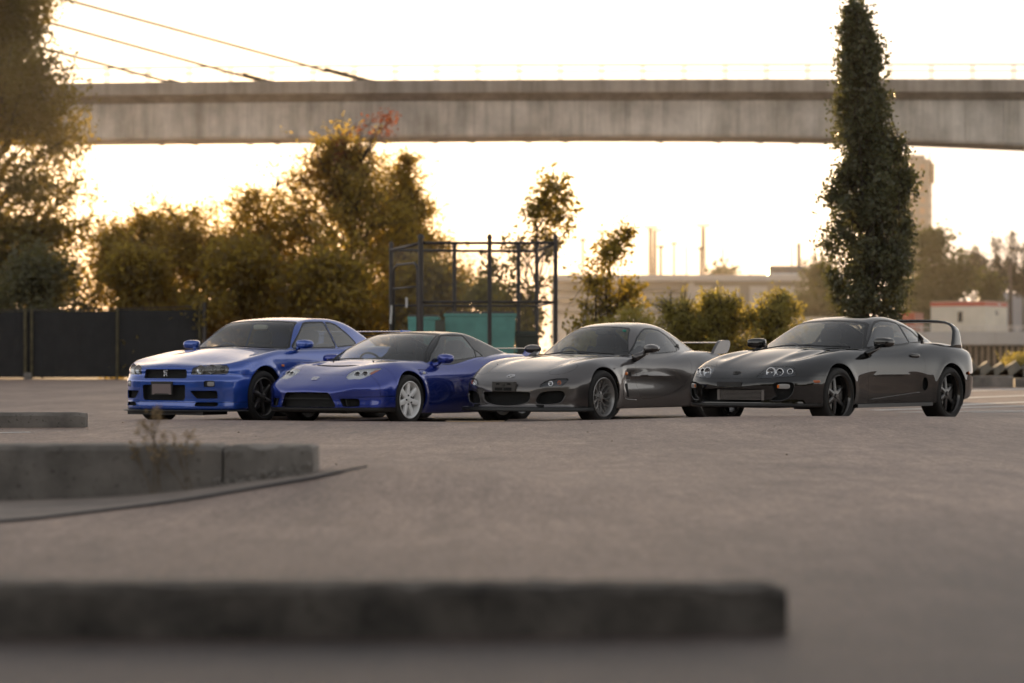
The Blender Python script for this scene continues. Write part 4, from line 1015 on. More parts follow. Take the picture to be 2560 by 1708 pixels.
def build_supra():
    car = Car('black_coupe', spec_supra(), 'glossy black coupe with a tall hoop wing, rightmost of the parked coupes', 'car', POSES['supra'])
    fn = car.fn; P = P_SUP
    ws = [(0, .85), (.30, .85), (.63, .84), (.697, .875), (.50, 1.135), (.455, 1.160), (.30, 1.183), (0, 1.195)]
    windows(car, ('yz', sym(ws)),
            [([(-.85,.885),(-1.28,1.13),(-1.42,1.178),(-1.58,1.198),(-1.78,1.192),(-1.925,1.165),(-1.885,.940),(-1.38,.912)], .016, .025),
             ([(-1.965,1.15),(-2.10,1.125),(-2.22,1.07),(-2.315,1.0),(-2.31,.965),(-2.25,.955),(-1.93,.945)], .016, .02)],
            [(-2.12, -.38), (-2.12, .38), (-2.85, .40), (-2.85, -.40)])
    wells_and_floor(car, .25)
    car.pair('lamp', 'yz', [(.315,.526),(.325,.58),(.36,.640),(.42,.658),(.56,.662),(.64,.645),(.685,.60),(.702,.562),(.672,.546),(.47,.528)], rnd=.02)
    car.cut('intake', 'yz', sym([(.37,.253),(.41,.266),(.432,.30),(.434,.345),(.42,.392),(.2,.402)]), rnd=.025, cond=fwd)
    car.pair('duct', 'yz', [(.484,.272),(.50,.30),(.55,.32),(.53,.40),(.515,.45),(.54,.474),(.67,.478),(.702,.468),(.705,.41),(.685,.345),(.645,.295),(.58,.272)], rnd=.014)
    car.cut('hood', 'xy', [(.705,-.35),(.722,0),(.705,.35),(.62,.42),(.45,.52),(.2,.60),(-.2,.66),(-.70,.70),(-.74,.66),(-.52,.4),(-.40,0),(-.52,-.4),(-.74,-.66),(-.70,-.70),(-.2,-.66),(.2,-.60),(.45,-.52),(.62,-.42)],
            cond=lambda V, N: (N[:, 2] > .3) & (V[:, 2] < .96))
    car.cut('bumper', 'yz', [(-1.2,.05),(-1.2,.556),(-.69,.546),(-.32,.516),(0,.516),(.32,.516),(.69,.546),(1.2,.556),(1.2,.05)], cond=lambda V, N: V[:, 0] > .2)
    car.cut('lip', 'yz', [(-1.2,.02),(-1.2,.236),(1.2,.236),(1.2,.02)], src=('bumper', 'body'), cond=lambda V, N: V[:, 0] > .2)
    car.pair('door', 'xz', [(-.79,.868),(-.70,.79),(-.645,.665),(-.665,.40),(-.68,.235),(-1.41,.245),(-1.77,.335),(-1.845,.39),(-1.91,.52),(-1.95,.66),(-1.96,.79),(-1.93,.915),(-1.4,.90)], rnd=.02)
    car.pair('scoop', 'xz', smooth_poly([(-1.885,.44),(-1.905,.505),(-1.95,.52),(-1.99,.475),(-1.995,.41),(-1.955,.362),(-1.905,.375)], 5))
    car.pair('rear', 'xz', [(-2.915,.545),(-2.915,.10),(-3.7,.10),(-3.7,.545)])
    car.part('body', 'body', P, 0, .018); car.part('hood', 'hood', P); car.part('bumper', 'front_bumper', P); car.part('lip', 'front_lip', M['trim'])
    for t in 'LR': car.part('door:' + t, 'door', P); car.part('rear:' + t, 'rear_bumper', P); car.cup('scoop:' + t, 'side_scoop', M['dark'], .05, dirv=(.3, 1 if t == 'L' else -1, 0))
    window_parts(car, 2); wipers(car, [[(-.42,-.52),(-.44,-.25),(-.415,.0)], [(-.42,.03),(-.48,.30),(-.66,.60)]])
    hs = mat('dark_lamp_housing', (.035, .037, .045), .25, .5)
    for t, s in (('L', 1), ('R', -1)):
        g = car.cup('lamp:' + t, 'headlight', hs, .055); car.part('lamp:' + t, 'headlight_lens', M['lens'], .001, 0, .002, parent=g)
        lamp_bowl(car, s*.435, .588, .054, .028, g, M['silver'], (1, s*.15, .15)); lamp_bowl(car, s*.53, .592, .040, .028, g, hs, (1, s*.25, .15), 'projector', M['chrome'], .006); lamp_bowl(car, s*.628, .598, .030, .022, g, hs, (1, s*.45, .15), 'indicator_bowl', M['chrome'], .005)
        car.cup('duct:' + t, 'air_duct', M['dark'], .05)
        x = surf_x(fn, s*.615, .43); m = MB(); m.sellip((x - .014, s*.615, .431), (.014, .072, .029), 3.5, rz=s*.60); o = m.build('indicator', M['clear_dim'], car.root, smooth=True)
        m = MB(); m.box((x + .016, s*.588, .431), (.006, .07, .034), rz=s*.60); m.build('indicator_bulb', M['amber'], o)
        outline_bar([(surf_x(fn, s*y, z) - .006, s*y, z) for y, z in smooth_poly([(.55,.325),(.487,.285),(.50,.268),(.58,.268),(.645,.292),(.688,.345),(.706,.41),(.703,.468)], 4, False)], .008).build('duct_edge', P, car.root, smooth=True)
        y = surf_y(fn, .47, .485, s); m = MB(); m.sellip((.47, y - s*.004, .485), (.060, .010, .015), 4, rz=s*-.42); m.build('side_marker', M['amber_dim'], car.root, smooth=True)
        y = surf_y(fn, -1.775, .778, s); o = superq(car, 'door_handle', (-1.775, y + s*.002, .778), (.115, .020, .030), 2.5, M['gloss_black'], rz=s*-.02)
        y = surf_y(fn, -3.02, .56, s); superq(car, 'rear_marker', (-3.02, y, .565), (.05, .012, .02), 4, M['amber_dim'], rz=s*.4)
        m = MB(); m.loft([[(x, s*(surf_y(fn, x, .30) + o), z) for o, z in ((.002,.215),(.004,.175),(-.06,.17),(-.06,.215))] for x in np.linspace(-.42, -2.12, 14)]); m.build('side_skirt', M['trim'], car.root, angle=30)
        m = MB(); m.tube([(x, surf_y(fn, x, z, s) + s*.001, z) for x, z in zip(np.linspace(-.70, -1.84, 14), np.linspace(.262, .340, 14))], [.003] + [.0055]*12 + [.003], 6); m.build('sill_moulding', P, car.root, smooth=True)
    car.cup('intake', 'lower_intake', M['dark'], .14)
    m = MB(); x = surf_x(fn, 0, .33) - .055
    for k in range(8): m.box((x, .11, .283 + k*.0145), (.03, .55, .007))
    m.build('intercooler', M['alu'], car.root)['kind'] = 'stuff'
    for y in (-.19, .41): m = MB(); m.box((x - .005, y, .334), (.04, .035, .118), taper=1); m.build('intercooler_tank', M['alu'], car.root)
    x = surf_x(fn, 0, .46); m = MB(); m.box((x + .002, -.015, .452), (.012, .33, .055)); m.build('plate_holder', M['trim'], car.root)
    emblem_rings(car, -.005, .582, .050, .032, .0036, M['rim_lip'], 'badge', [[(math.cos(t)*.42, math.sin(t)*.95) for t in np.linspace(0, 6.283, 20)], [(math.cos(t)*.75, .45 + math.sin(t)*.32) for t in np.linspace(0, 6.283, 20)]])
    mirrors(car, (-.945, .890, .932), (.088, .112, .060), (-.70, .80, .80), P, 4, .030, -.12, P)
    # hoop wing: sweep of an aerofoil section over the deck
    path = [(-.715,.855,-2.84,.31),(-.706,.93,-2.87,.275),(-.695,1.01,-2.91,.235),(-.678,1.08,-2.95,.21),(-.645,1.135,-2.985,.20),(-.59,1.175,-3.01,.205),(-.51,1.200,-3.03,.21),(-.40,1.213,-3.05,.215),(-.22,1.222,-3.08,.22),(0,1.226,-3.10,.22)]
    path = path + [(-y, z, x, c) for y, z, x, c in path[::-1][1:]]
    rings = []
    for i, (y, z, x, c) in enumerate(path):
        a, b = path[max(i-1, 0)], path[min(i+1, len(path)-1)]; t = np.array((b[0]-a[0], b[1]-a[1])); t /= np.linalg.norm(t); n = np.array((-t[1], t[0]))
        rings.append([(px + x, y + n[0]*pz, z + n[1]*pz) for px, pz in airfoil(c, .19, 0, 0, .14*abs(t[0]))])
    m = MB(); m.loft(rings); m.build('rear_wing', P, car.root, smooth=True)
    wheel_set(car, 'te37', (.327, .255, .240, .872), (.327, .275, .240, .888), .0, .03)
    interior(car, -.50, .87, -1.70, 1.13, .88, .945, -1.0, -2.25, M['seat'], .64)
    superq(car, 'rear_view_mirror', (-1.22, .0, 1.135), (.02, .10, .03), 4, M['trim'])
    return car
# ---------------------------------------------------------------- ground and setting
F_PX = 6044/2560*1.0      # focal length in picture widths: used only to turn survey readings of the photo into metres
def at(u, v, Y):
    """metres of a surveyed point: u, v read off the 2560 px wide photograph, Y its distance"""
    return ((u - 1280)/6044*Y, Y, .79 + (896 - v)/6044*Y)
rng = np.random.default_rng(7)
def ground_z(x, y):
    x = np.asarray(x, float); y = np.asarray(y, float)
    z = .042*sstep((x + 1)/4)
    cx = [-40,-6,-4,-2,0,1.2,2.2,3.2,4.5,6,9,40]
    yc = np.interp(x, cx, [28.9,28.9,28.7,28.2,27.7,27.3,26.9,26.4,26.3,26.6,27,27]); ht = np.interp(x, cx, [.0,.055,.062,.056,.058,.075,.100,.118,.115,.09,.03,0])
    d = y - yc
    z = z + ht*np.where(d > 0, np.exp(-(d/.62)**2), np.exp(-(d/3.2)**2))
    z = z + .19*np.exp(-((x + .70)/1.05)**2)*np.exp(-((y - 13.7)/1.7)**2)
    z = z + .006*np.sin(x*1.3 + 1)*np.sin(y*.9)*sstep((y - 5)/5)*sstep((24 - y)/5)
    return z
asph = mat('asphalt', (.12, .10, .09), .56, spec=.6)
def dress_asphalt(m):
    n = m.node_tree; b = n.nodes['Principled BSDF']; tc = n.nodes['Texture Coordinate']
    def noise(s, det, rgh, sc=(1, 1, 1)):
        mp = n.nodes.new('ShaderNodeMapping'); mp.inputs['Scale'].default_value = sc; n.links.new(tc.outputs['Object'], mp.inputs[0])
        t = n.nodes.new('ShaderNodeTexNoise'); t.inputs['Scale'].default_value = s; t.inputs['Detail'].default_value = det; t.inputs['Roughness'].default_value = rgh
        n.links.new(mp.outputs[0], t.inputs['Vector']); return t.outputs['Fac']
    def ramp(src, p0, c0, p1, c1):
        r = n.nodes.new('ShaderNodeValToRGB'); r.color_ramp.elements[0].position = p0; r.color_ramp.elements[1].position = p1
        r.color_ramp.elements[0].color = (*c0, 1); r.color_ramp.elements[1].color = (*c1, 1); n.links.new(src, r.inputs[0]); return r.outputs[0]
    def mul(a, c, f=1.):
        x = n.nodes.new('ShaderNodeMix'); x.data_type = 'RGBA'; x.blend_type = 'MULTIPLY'; x.inputs[0].default_value = f
        n.links.new(a, x.inputs[6]); n.links.new(c, x.inputs[7]); return x.outputs[2]
    stones = ramp(noise(95, 3, .75), .30, (.172, .123, .100), .72, (.46, .345, .283))
    patches = ramp(noise(.5, 6, .66, (1, .35, 1)), .36, (.72, .70, .69), .62, (1.12, 1.10, 1.08))
    grit = ramp(noise(34, 3, .8, (1, .22, 1)), .32, (.62, .61, .60), .66, (1.26, 1.25, 1.24))
    dabs = ramp(noise(11, 4, .75, (1, .13, 1)), .34, (.80, .79, .78), .66, (1.14, 1.13, 1.12))
    oil = ramp(noise(.8, 3, .5, (1, .55, 1)), .26, (.52, .51, .50), .36, (1, 1, 1))
    streaks = ramp(noise(2.6, 6, .75, (1, .40, 1)), .36, (.80, .79, .78), .62, (1.10, 1.09, 1.08))
    spots = ramp(noise(14, 2, .5), .30, (.62, .60, .58), .40, (1, 1, 1))
    c = mul(mul(mul(mul(mul(mul(stones, patches), streaks), grit, .9), spots, .5), dabs), oil, .7)
    # foreground shade and vignette painted in: darker towards the camera, with a ragged edge
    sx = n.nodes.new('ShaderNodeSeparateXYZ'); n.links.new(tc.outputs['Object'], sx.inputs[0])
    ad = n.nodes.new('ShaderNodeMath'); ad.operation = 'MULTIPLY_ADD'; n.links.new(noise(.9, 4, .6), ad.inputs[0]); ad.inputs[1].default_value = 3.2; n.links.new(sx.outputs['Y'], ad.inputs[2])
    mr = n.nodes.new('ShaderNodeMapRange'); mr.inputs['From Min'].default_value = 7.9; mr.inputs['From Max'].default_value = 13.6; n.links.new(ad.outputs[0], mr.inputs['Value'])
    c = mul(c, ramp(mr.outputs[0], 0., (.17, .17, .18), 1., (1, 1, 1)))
    n.links.new(c, b.inputs['Base Color'])
    bp = n.nodes.new('ShaderNodeBump'); bp.inputs['Strength'].default_value = .55; bp.inputs['Distance'].default_value = .006
    n.links.new(noise(120, 3, .7), bp.inputs['Height']); n.links.new(bp.outputs[0], b.inputs['Normal'])
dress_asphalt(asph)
xs = np.unique(np.concatenate([np.linspace(-300, -30, 10), np.linspace(-30, -8, 23), np.arange(-8, 9, .14), np.linspace(9, 16, 12)]))
ys = np.unique(np.concatenate([np.linspace(-160, -4, 14), np.arange(-4, 34, .14), np.linspace(34, 78, 30), np.linspace(78, 460, 24)]))
gx, gy = np.meshgrid(xs, ys, indexing='ij'); gz = ground_z(gx, gy)
GV = np.stack([gx, gy, gz], -1).reshape(-1, 3); nY = len(ys)
i, j = np.meshgrid(np.arange(len(xs)-1), np.arange(nY-1), indexing='ij'); q0 = (i*nY + j).ravel()
GQ = np.stack([q0, q0 + nY, q0 + nY + 1, q0 + 1], 1)
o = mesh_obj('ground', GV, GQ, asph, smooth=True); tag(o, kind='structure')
# the lot continues to the right only as far as the water's edge
mb = MB(); mb.add([(16, -160, .042), (300, -160, .042), (300, 74, .042), (16, 78, .042)], [(0, 1, 2, 3)]); mb.add([(16, 78, .042), (300, 74, .042), (300, 84, -2.6), (16, 88, -2.6)], [(0, 1, 2, 3)])
mb.add([(16, 78, .042), (16, 88, -2.6), (16, 460, -2.6), (16, 460, 0)], [(0, 1, 2, 3)])
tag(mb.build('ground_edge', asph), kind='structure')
water = mat('river_water', (.02, .025, .03), .12, bump=(.6, .25, .1))
mb = MB(); mb.add([(16, 80, -2.2), (900, 80, -2.2), (900, 262, -2.2), (16, 262, -2.2)], [(0, 1, 2, 3)]); tag(mb.build('water', water), kind='structure')
dirt = mat('bare_earth', (.09, .075, .06), .95, noise=(.2, .3))
mb = MB(); mb.add([(16, 262, -2.3), (900, 262, -2.3), (900, 262, .0), (16, 262, .0)], [(0, 1, 2, 3)]); mb.add([(16, 262, .0), (900, 262, .0), (900, 6000, .0), (16, 6000, .0)], [(0, 1, 2, 3)]); mb.add([(-3000, 460, -.02), (16, 460, -.02), (16, 6000, -.02), (-3000, 6000, -.02)], [(0, 1, 2, 3)])
tag(mb.build('far_ground', dirt), kind='structure')

# ---------------------------------------------------------------- concrete kerbs, stops, paint
def concrete(name, col, stain=.35, scale=1.6, streak=0):
    m = mat(name, col, .85, noise=(scale, stain), bump=(45, .35, .01)); n = m.node_tree; b = n.nodes['Principled BSDF']
    tc = n.nodes['Texture Coordinate']; v = n.nodes.new('ShaderNodeTexNoise'); v.inputs['Scale'].default_value = 26; v.inputs['Detail'].default_value = 3
    n.links.new(tc.outputs['Object'], v.inputs['Vector']); r = n.nodes.new('ShaderNodeValToRGB'); r.color_ramp.elements[0].position = .30; r.color_ramp.elements[1].position = .39
    r.color_ramp.elements[0].color = (.45, .44, .42, 1); r.color_ramp.elements[1].color = (1, 1, 1, 1); n.links.new(v.outputs['Fac'], r.inputs[0])
    x = n.nodes.new('ShaderNodeMix'); x.data_type = 'RGBA'; x.blend_type = 'MULTIPLY'; x.inputs[0].default_value = .8
    src = b.inputs['Base Color'].links[0].from_socket; n.links.new(src, x.inputs[6]); n.links.new(r.outputs[0], x.inputs[7]); n.links.new(x.outputs[2], b.inputs['Base Color'])
    if streak:
        mp = n.nodes.new('ShaderNodeMapping'); mp.inputs['Scale'].default_value = (1.3, 1.3, .09); n.links.new(tc.outputs['Object'], mp.inputs[0])
        s_ = n.nodes.new('ShaderNodeTexNoise'); s_.inputs['Scale'].default_value = 1.; s_.inputs['Detail'].default_value = 5; s_.inputs['Roughness'].default_value = .7; n.links.new(mp.outputs[0], s_.inputs['Vector'])
        r2 = n.nodes.new('ShaderNodeValToRGB'); r2.color_ramp.elements[0].position = .36; r2.color_ramp.elements[1].position = .58; r2.color_ramp.elements[0].color = (streak, streak, streak*.97, 1); r2.color_ramp.elements[1].color = (1, 1, 1, 1); n.links.new(s_.outputs['Fac'], r2.inputs[0])
        y = n.nodes.new('ShaderNodeMix'); y.data_type = 'RGBA'; y.blend_type = 'MULTIPLY'; y.inputs[0].default_value = 1; n.links.new(x.outputs[2], y.inputs[6]); n.links.new(r2.outputs[0], y.inputs[7]); n.links.new(y.outputs[2], b.inputs['Base Color'])
    return m
KERB = concrete('weathered_concrete', (.175, .158, .140), .45); KERB_D = concrete('grimy_concrete', (.078, .067, .057), .75, 3.2)
def worn_block(name, x0, x1, y0, y1, z0, z1, m, seed, chamfer=.025, chips=(), step=.05, y_slope=0., zl=None):
    """concrete bar with worn, slightly irregular arrises; chips = (x, radius, depth) bites out of the front top arris"""
    r = np.random.default_rng(seed); n = max(int((x1 - x0)/step), 4); X = np.linspace(x0, x1, n + 1)
    prof = [(0, 0), (0, .3), (0, .62), (0, 1 - chamfer*1.2/(z1 - z0)), (chamfer, 1), (y1 - y0 - chamfer, 1), (y1 - y0, 1 - chamfer/(z1 - z0)), (y1 - y0, 0)]
    rings = []
    wob = r.normal(0, .0025, (n + 1, len(prof), 2))
    for k, x in enumerate(X):
        ring = []
        end = min(abs(x - x0), abs(x - x1)); pull = max(0, .02 - end)*.7
        for a, (dy, fz) in enumerate(prof):
            y = y0 + dy + y_slope*(x - x0); z = z0 + fz*(z1 - z0)
            if a in (2, 3, 4):
                for (cx, cr, cd) in chips:
                    w = max(0, 1 - ((x - cx)/cr)**2)
                    y += cd*w*(1 if a == 3 else .8 if a == 2 else .3); z -= cd*w*(.7 if a in (3, 4) else .0)
            if a > 2 and a < 6: z -= pull
            ring.append((x + wob[k, a, 0]*.3, y + wob[k, a, 0], z + wob[k, a, 1]*.6))
        rings.append(ring)
    m_ = MB(); m_.loft(rings); return m_.build(name, m, angle=32)
o = worn_block('concrete_kerb', -2.3, .775, 6.86, 7.03, -.02, .150, KERB_D, 3, .018, ((-1.52, .07, .03), (-.95, .12, .012), (-.28, .05, .02), (.12, .16, .010), (.62, .10, .03)), y_slope=-.02)
tag(o, 'long low concrete kerb out of focus across the bottom of the picture', 'kerb')
o = worn_block('concrete_kerb', -3.3, -1.586, 13.20, 13.62, -.05, .315, KERB, 5, .022, ((-2.6, .06, .014), (-2.05, .04, .010)), step=.04)
tag(o, 'tall worn concrete kerb with dry weeds growing before it', 'kerb')
o = worn_block('concrete_kerb', -1.574, -1.085, 13.205, 13.62, -.05, .312, KERB, 6, .022, ((-1.36, .09, .035), (-1.22, .05, .012)), step=.03)
tag(o, 'short chipped end block of the tall kerb with crumbled concrete at its foot', 'kerb')
mb = MB()
for k in range(70):                                     # broken concrete at the foot of the worn corner
    x = -1.62 + .52*rng.random(); s = .008 + .018*rng.random(); mb.sellip((x, 13.17 - .02*rng.random(), ground_z(x, 13.17) + s*.4 + .05*rng.random()*(1 if rng.random() < .5 else 0)), (s, s*.7, s*.7), 2.6, 6, 4, rz=rng.random()*3)
tag(mb.build('crumbled_concrete', KERB), kind='stuff')
def stop(x0, x1, y, z, h, label, seed, dy=.16, ys=0.):
    o = worn_block('parking_stop', x0, x1, y, y + dy, z - .01, z + h, KERB, seed, .03, (), .08, ys); tag(o, label, 'parking stop')
stop(-6.9, -4.66, 26.4, float(ground_z(-5, 26.4)), .165, 'pocked concrete parking stop on the asphalt left of the boxy coupe', 8)
x, y, z = at(2420, 957, 62); stop(x - 1.6, at(2533, 957, 62)[0], 62, .042, .30, 'weathered concrete block just right of the black coupe tail', 9, .35)
x, y, z = at(2546, 957, 62); stop(x, x + 2.2, 62.4, .042, .24, 'weathered concrete block cut off by the right picture edge', 10, .35)
PAINT = mat('worn_white_paint', (.82, .80, .76), .7, noise=(9, .2, (.60, .58, .55)))
def stripe(p, w, name='parking_line'):
    """painted line draped on the asphalt"""
    p = np.array(p, float); n = 16; t = np.linspace(0, 1, n)[:, None]; c = p[0] + (p[1] - p[0])*t; d = p[1] - p[0]; d /= np.linalg.norm(d); s = np.array((-d[1], d[0]))*w/2
    V = []
    for q in c:
        for e in (-1, 1): x, y = q + s*e; V.append((x, y, float(ground_z(x, y)) + .005))
    o = mesh_obj(name, V, [(2*k, 2*k+2, 2*k+3, 2*k+1) for k in range(n - 1)], PAINT); tag(o, kind='structure')
gp = lambda u, v, z=.045: (lambda Y: ((u - 1280)/6044*Y, Y))((.79 - z)*6044/(v - 896))
for a, b in (((2400, 963), (2560, 957)), ((2390, 978), (2640, 971)), ((2390, 996), (2640, 986)), ((2370, 1014), (2640, 1002)), ((2180, 1026), (2640, 1013)), ((2250, 1031), (2640, 1026)), ((2430, 1031.5), (2640, 1029))):
    stripe((gp(*a), gp(*b)), .22 + .006*(1035 - a[1]))
stripe((gp(-60, 1087, 0), gp(75, 1085.5, 0)), .14)
# paler strip of newer asphalt with its dark sealed joint in front of the tall kerb
apr = mat('pale_asphalt', (.24, .20, .17), .85, noise=(2.5, .25), bump=(90, .5, .006)); seal_m = mat('bitumen_joint', (.016, .015, .015), .7)
seam = [(-3.4, 10.6), (-2.44, 11.5), (-2.05, 12.1), (-1.62, 12.55), (-1.30, 12.8), (-1.05, 12.98), (-.80, 13.4)]
seam = smooth_poly(seam, 6, False)
V = []; 
for k, (x, y) in enumerate(seam):
    for t in np.linspace(0, 1, 7):
        yb = max(13.24, y + .02); yy = y + (yb - y)*t; V.append((x, yy, float(ground_z(x, yy)) + .010))
o = mesh_obj('asphalt_apron', V, [(7*k + a, 7*k + 7 + a, 7*k + 8 + a, 7*k + 1 + a) for k in range(len(seam) - 1) for a in range(6)], apr, smooth=True); tag(o, kind='structure')
V = []
for x, y in seam:
    for e in (-.022, .010): V.append((x, y + e, float(ground_z(x, y + e)) + (.006 if e < 0 else .014)))
o = mesh_obj('asphalt_joint', V, [(2*k, 2*k+2, 2*k+3, 2*k+1) for k in range(len(seam) - 1)], seal_m); tag(o, kind='structure')
mb = MB(); c = np.array(at(1188, 1057, 27.9)); c[2] = 0
pts = [(c[0] + .33*math.cos(t)*(1 + .06*math.sin(5*t)), c[1] - .02 + .20*math.sin(t)) for t in np.linspace(0, 2*math.pi, 29)[:-1]]
mb.loft([[(x, y, float(ground_z(x, y)) + d) for x, y in pts] for d in (.002, .012)]); o = mb.build('cardboard_sheet', mat('tan_card', (.42, .30, .19), .8)); tag(o, 'thin flattened tan sheet lying on the asphalt before the grey coupe', 'cardboard')

lr = np.random.default_rng(17); n_ = 70; lx = lr.uniform(-9, 9, n_); ly = lr.uniform(9, 45, n_); ly = np.where(lr.random(n_) < .35, lr.uniform(24, 30, n_), ly)
LV, LT = [], []
for k in range(n_):
    s_ = lr.uniform(.006, .018); a_ = lr.uniform(0, 6.28); z_ = float(ground_z(lx[k], ly[k])); c_, d_ = math.cos(a_)*s_, math.sin(a_)*s_; f_ = lr.uniform(.25, .6)
    n0 = len(LV); LV += [(lx[k] + c_, ly[k] + d_, z_ + .004), (lx[k] - d_*f_, ly[k] + c_*f_, z_ + .006 + s_*.5), (lx[k] - c_, ly[k] - d_, z_ + .004), (lx[k] + d_*f_, ly[k] - c_*f_, z_ + .004), (lx[k], ly[k], z_ + .005 + s_*.6)]
    LT += [(n0, n0+1, n0+4), (n0+1, n0+2, n0+4), (n0+2, n0+3, n0+4), (n0+3, n0, n0+4)]
tag(mesh_obj('fallen_leaves_and_grit', LV, LT, mat('litter', (.05, .036, .024), .9, noise=(.9, .6, (.17, .11, .06)))), kind='stuff')
# ---------------------------------------------------------------- foliage
def leaf_mat(name, c, c2, trans=.35, back=(.30, .26, .03), rough=.5, scale=.9):
    m = bpy.data.materials.new(name); m.use_nodes = True; n = m.node_tree; b = n.nodes['Principled BSDF']; out = n.nodes['Material Output']
    tc = n.nodes.new('ShaderNodeTexCoord'); t = n.nodes.new('ShaderNodeTexNoise'); t.inputs['Scale'].default_value = scale; t.inputs['Detail'].default_value = 7; t.inputs['Roughness'].default_value = .75
    n.links.new(tc.outputs['Object'], t.inputs['Vector']); r = n.nodes.new('ShaderNodeValToRGB'); r.color_ramp.elements[0].position = .35; r.color_ramp.elements[1].position = .68
    r.color_ramp.elements[0].color = (*c, 1); r.color_ramp.elements[1].color = (*c2, 1); n.links.new(t.outputs['Fac'], r.inputs[0]); n.links.new(r.outputs[0], b.inputs['Base Color'])
    b.inputs['Roughness'].default_value = rough; b.inputs['Specular IOR Level'].default_value = .35
    tr = n.nodes.new('ShaderNodeBsdfTranslucent'); tr.inputs['Color'].default_value = (*back, 1); mx = n.nodes.new('ShaderNodeMixShader'); mx.inputs[0].default_value = trans
    n.links.new(b.outputs[0], mx.inputs[1]); n.links.new(tr.outputs[0], mx.inputs[2]); n.links.new(mx.outputs[0], out.inputs[0])
    return m
BARK = mat('bark', (.055, .045, .036), .9, noise=(6, .35), bump=(20, .5, .02))
LM = {'oak': leaf_mat('dark_oak_leaves', (.050, .054, .030), (.105, .105, .060), .25, (.22, .22, .06), .36, 1.6),
      'big': leaf_mat('olive_leaves', (.048, .048, .022), (.105, .092, .040), .34, (.50, .38, .07)),
      'mass': leaf_mat('dark_olive_leaves', (.052, .050, .026), (.120, .100, .046), .48, (.78, .56, .09)),
      'willow': leaf_mat('grey_green_leaves', (.060, .062, .036), (.115, .110, .065), .30, (.30, .27, .08)),
      'poplar': leaf_mat('yellow_green_leaves', (.055, .058, .018), (.16, .12, .030), .42, (.55, .42, .07), .45, 2.),
      'bush': leaf_mat('bush_leaves', (.12, .118, .045), (.30, .255, .095), .45, (.60, .50, .10), .55, 2.2),
      'far': leaf_mat('far_green_leaves', (.040, .050, .022), (.085, .090, .034), .2, (.2, .2, .05), .6, .3),
      'pine': leaf_mat('conifer_needles', (.022, .026, .020), (.040, .042, .030), .1, (.08, .08, .05), .7, .4),
      'red': leaf_mat('reddish_leaves', (.085, .045, .022), (.15, .07, .030), .35, (.5, .14, .03), .55, 3.)}
def leaves(C, size, r, aspect=.55, up=0., jit=.35):
    """one bent diamond (two triangles) per centre, random attitude; returns verts, tris"""
    n = len(C); a = r.normal(size=(n, 3)); a[:, 2] = a[:, 2]*.8 + up; a /= np.linalg.norm(a, axis=1, keepdims=True)
    b = np.cross(a, r.normal(size=(n, 3))); b /= np.maximum(np.linalg.norm(b, axis=1, keepdims=True), 1e-6); c = np.cross(a, b)
    s = (size*(1 - jit + 2*jit*r.random(n)))[:, None]
    V = np.stack([C, C + a*s*.5 + b*s*aspect*.5 + c*s*.08, C + a*s, C + a*s*.5 - b*s*aspect*.5 + c*s*.08], 1).reshape(-1, 3)
    i = np.arange(n)*4; return V, np.concatenate([np.stack([i, i+1, i+2], 1), np.stack([i, i+2, i+3], 1)])
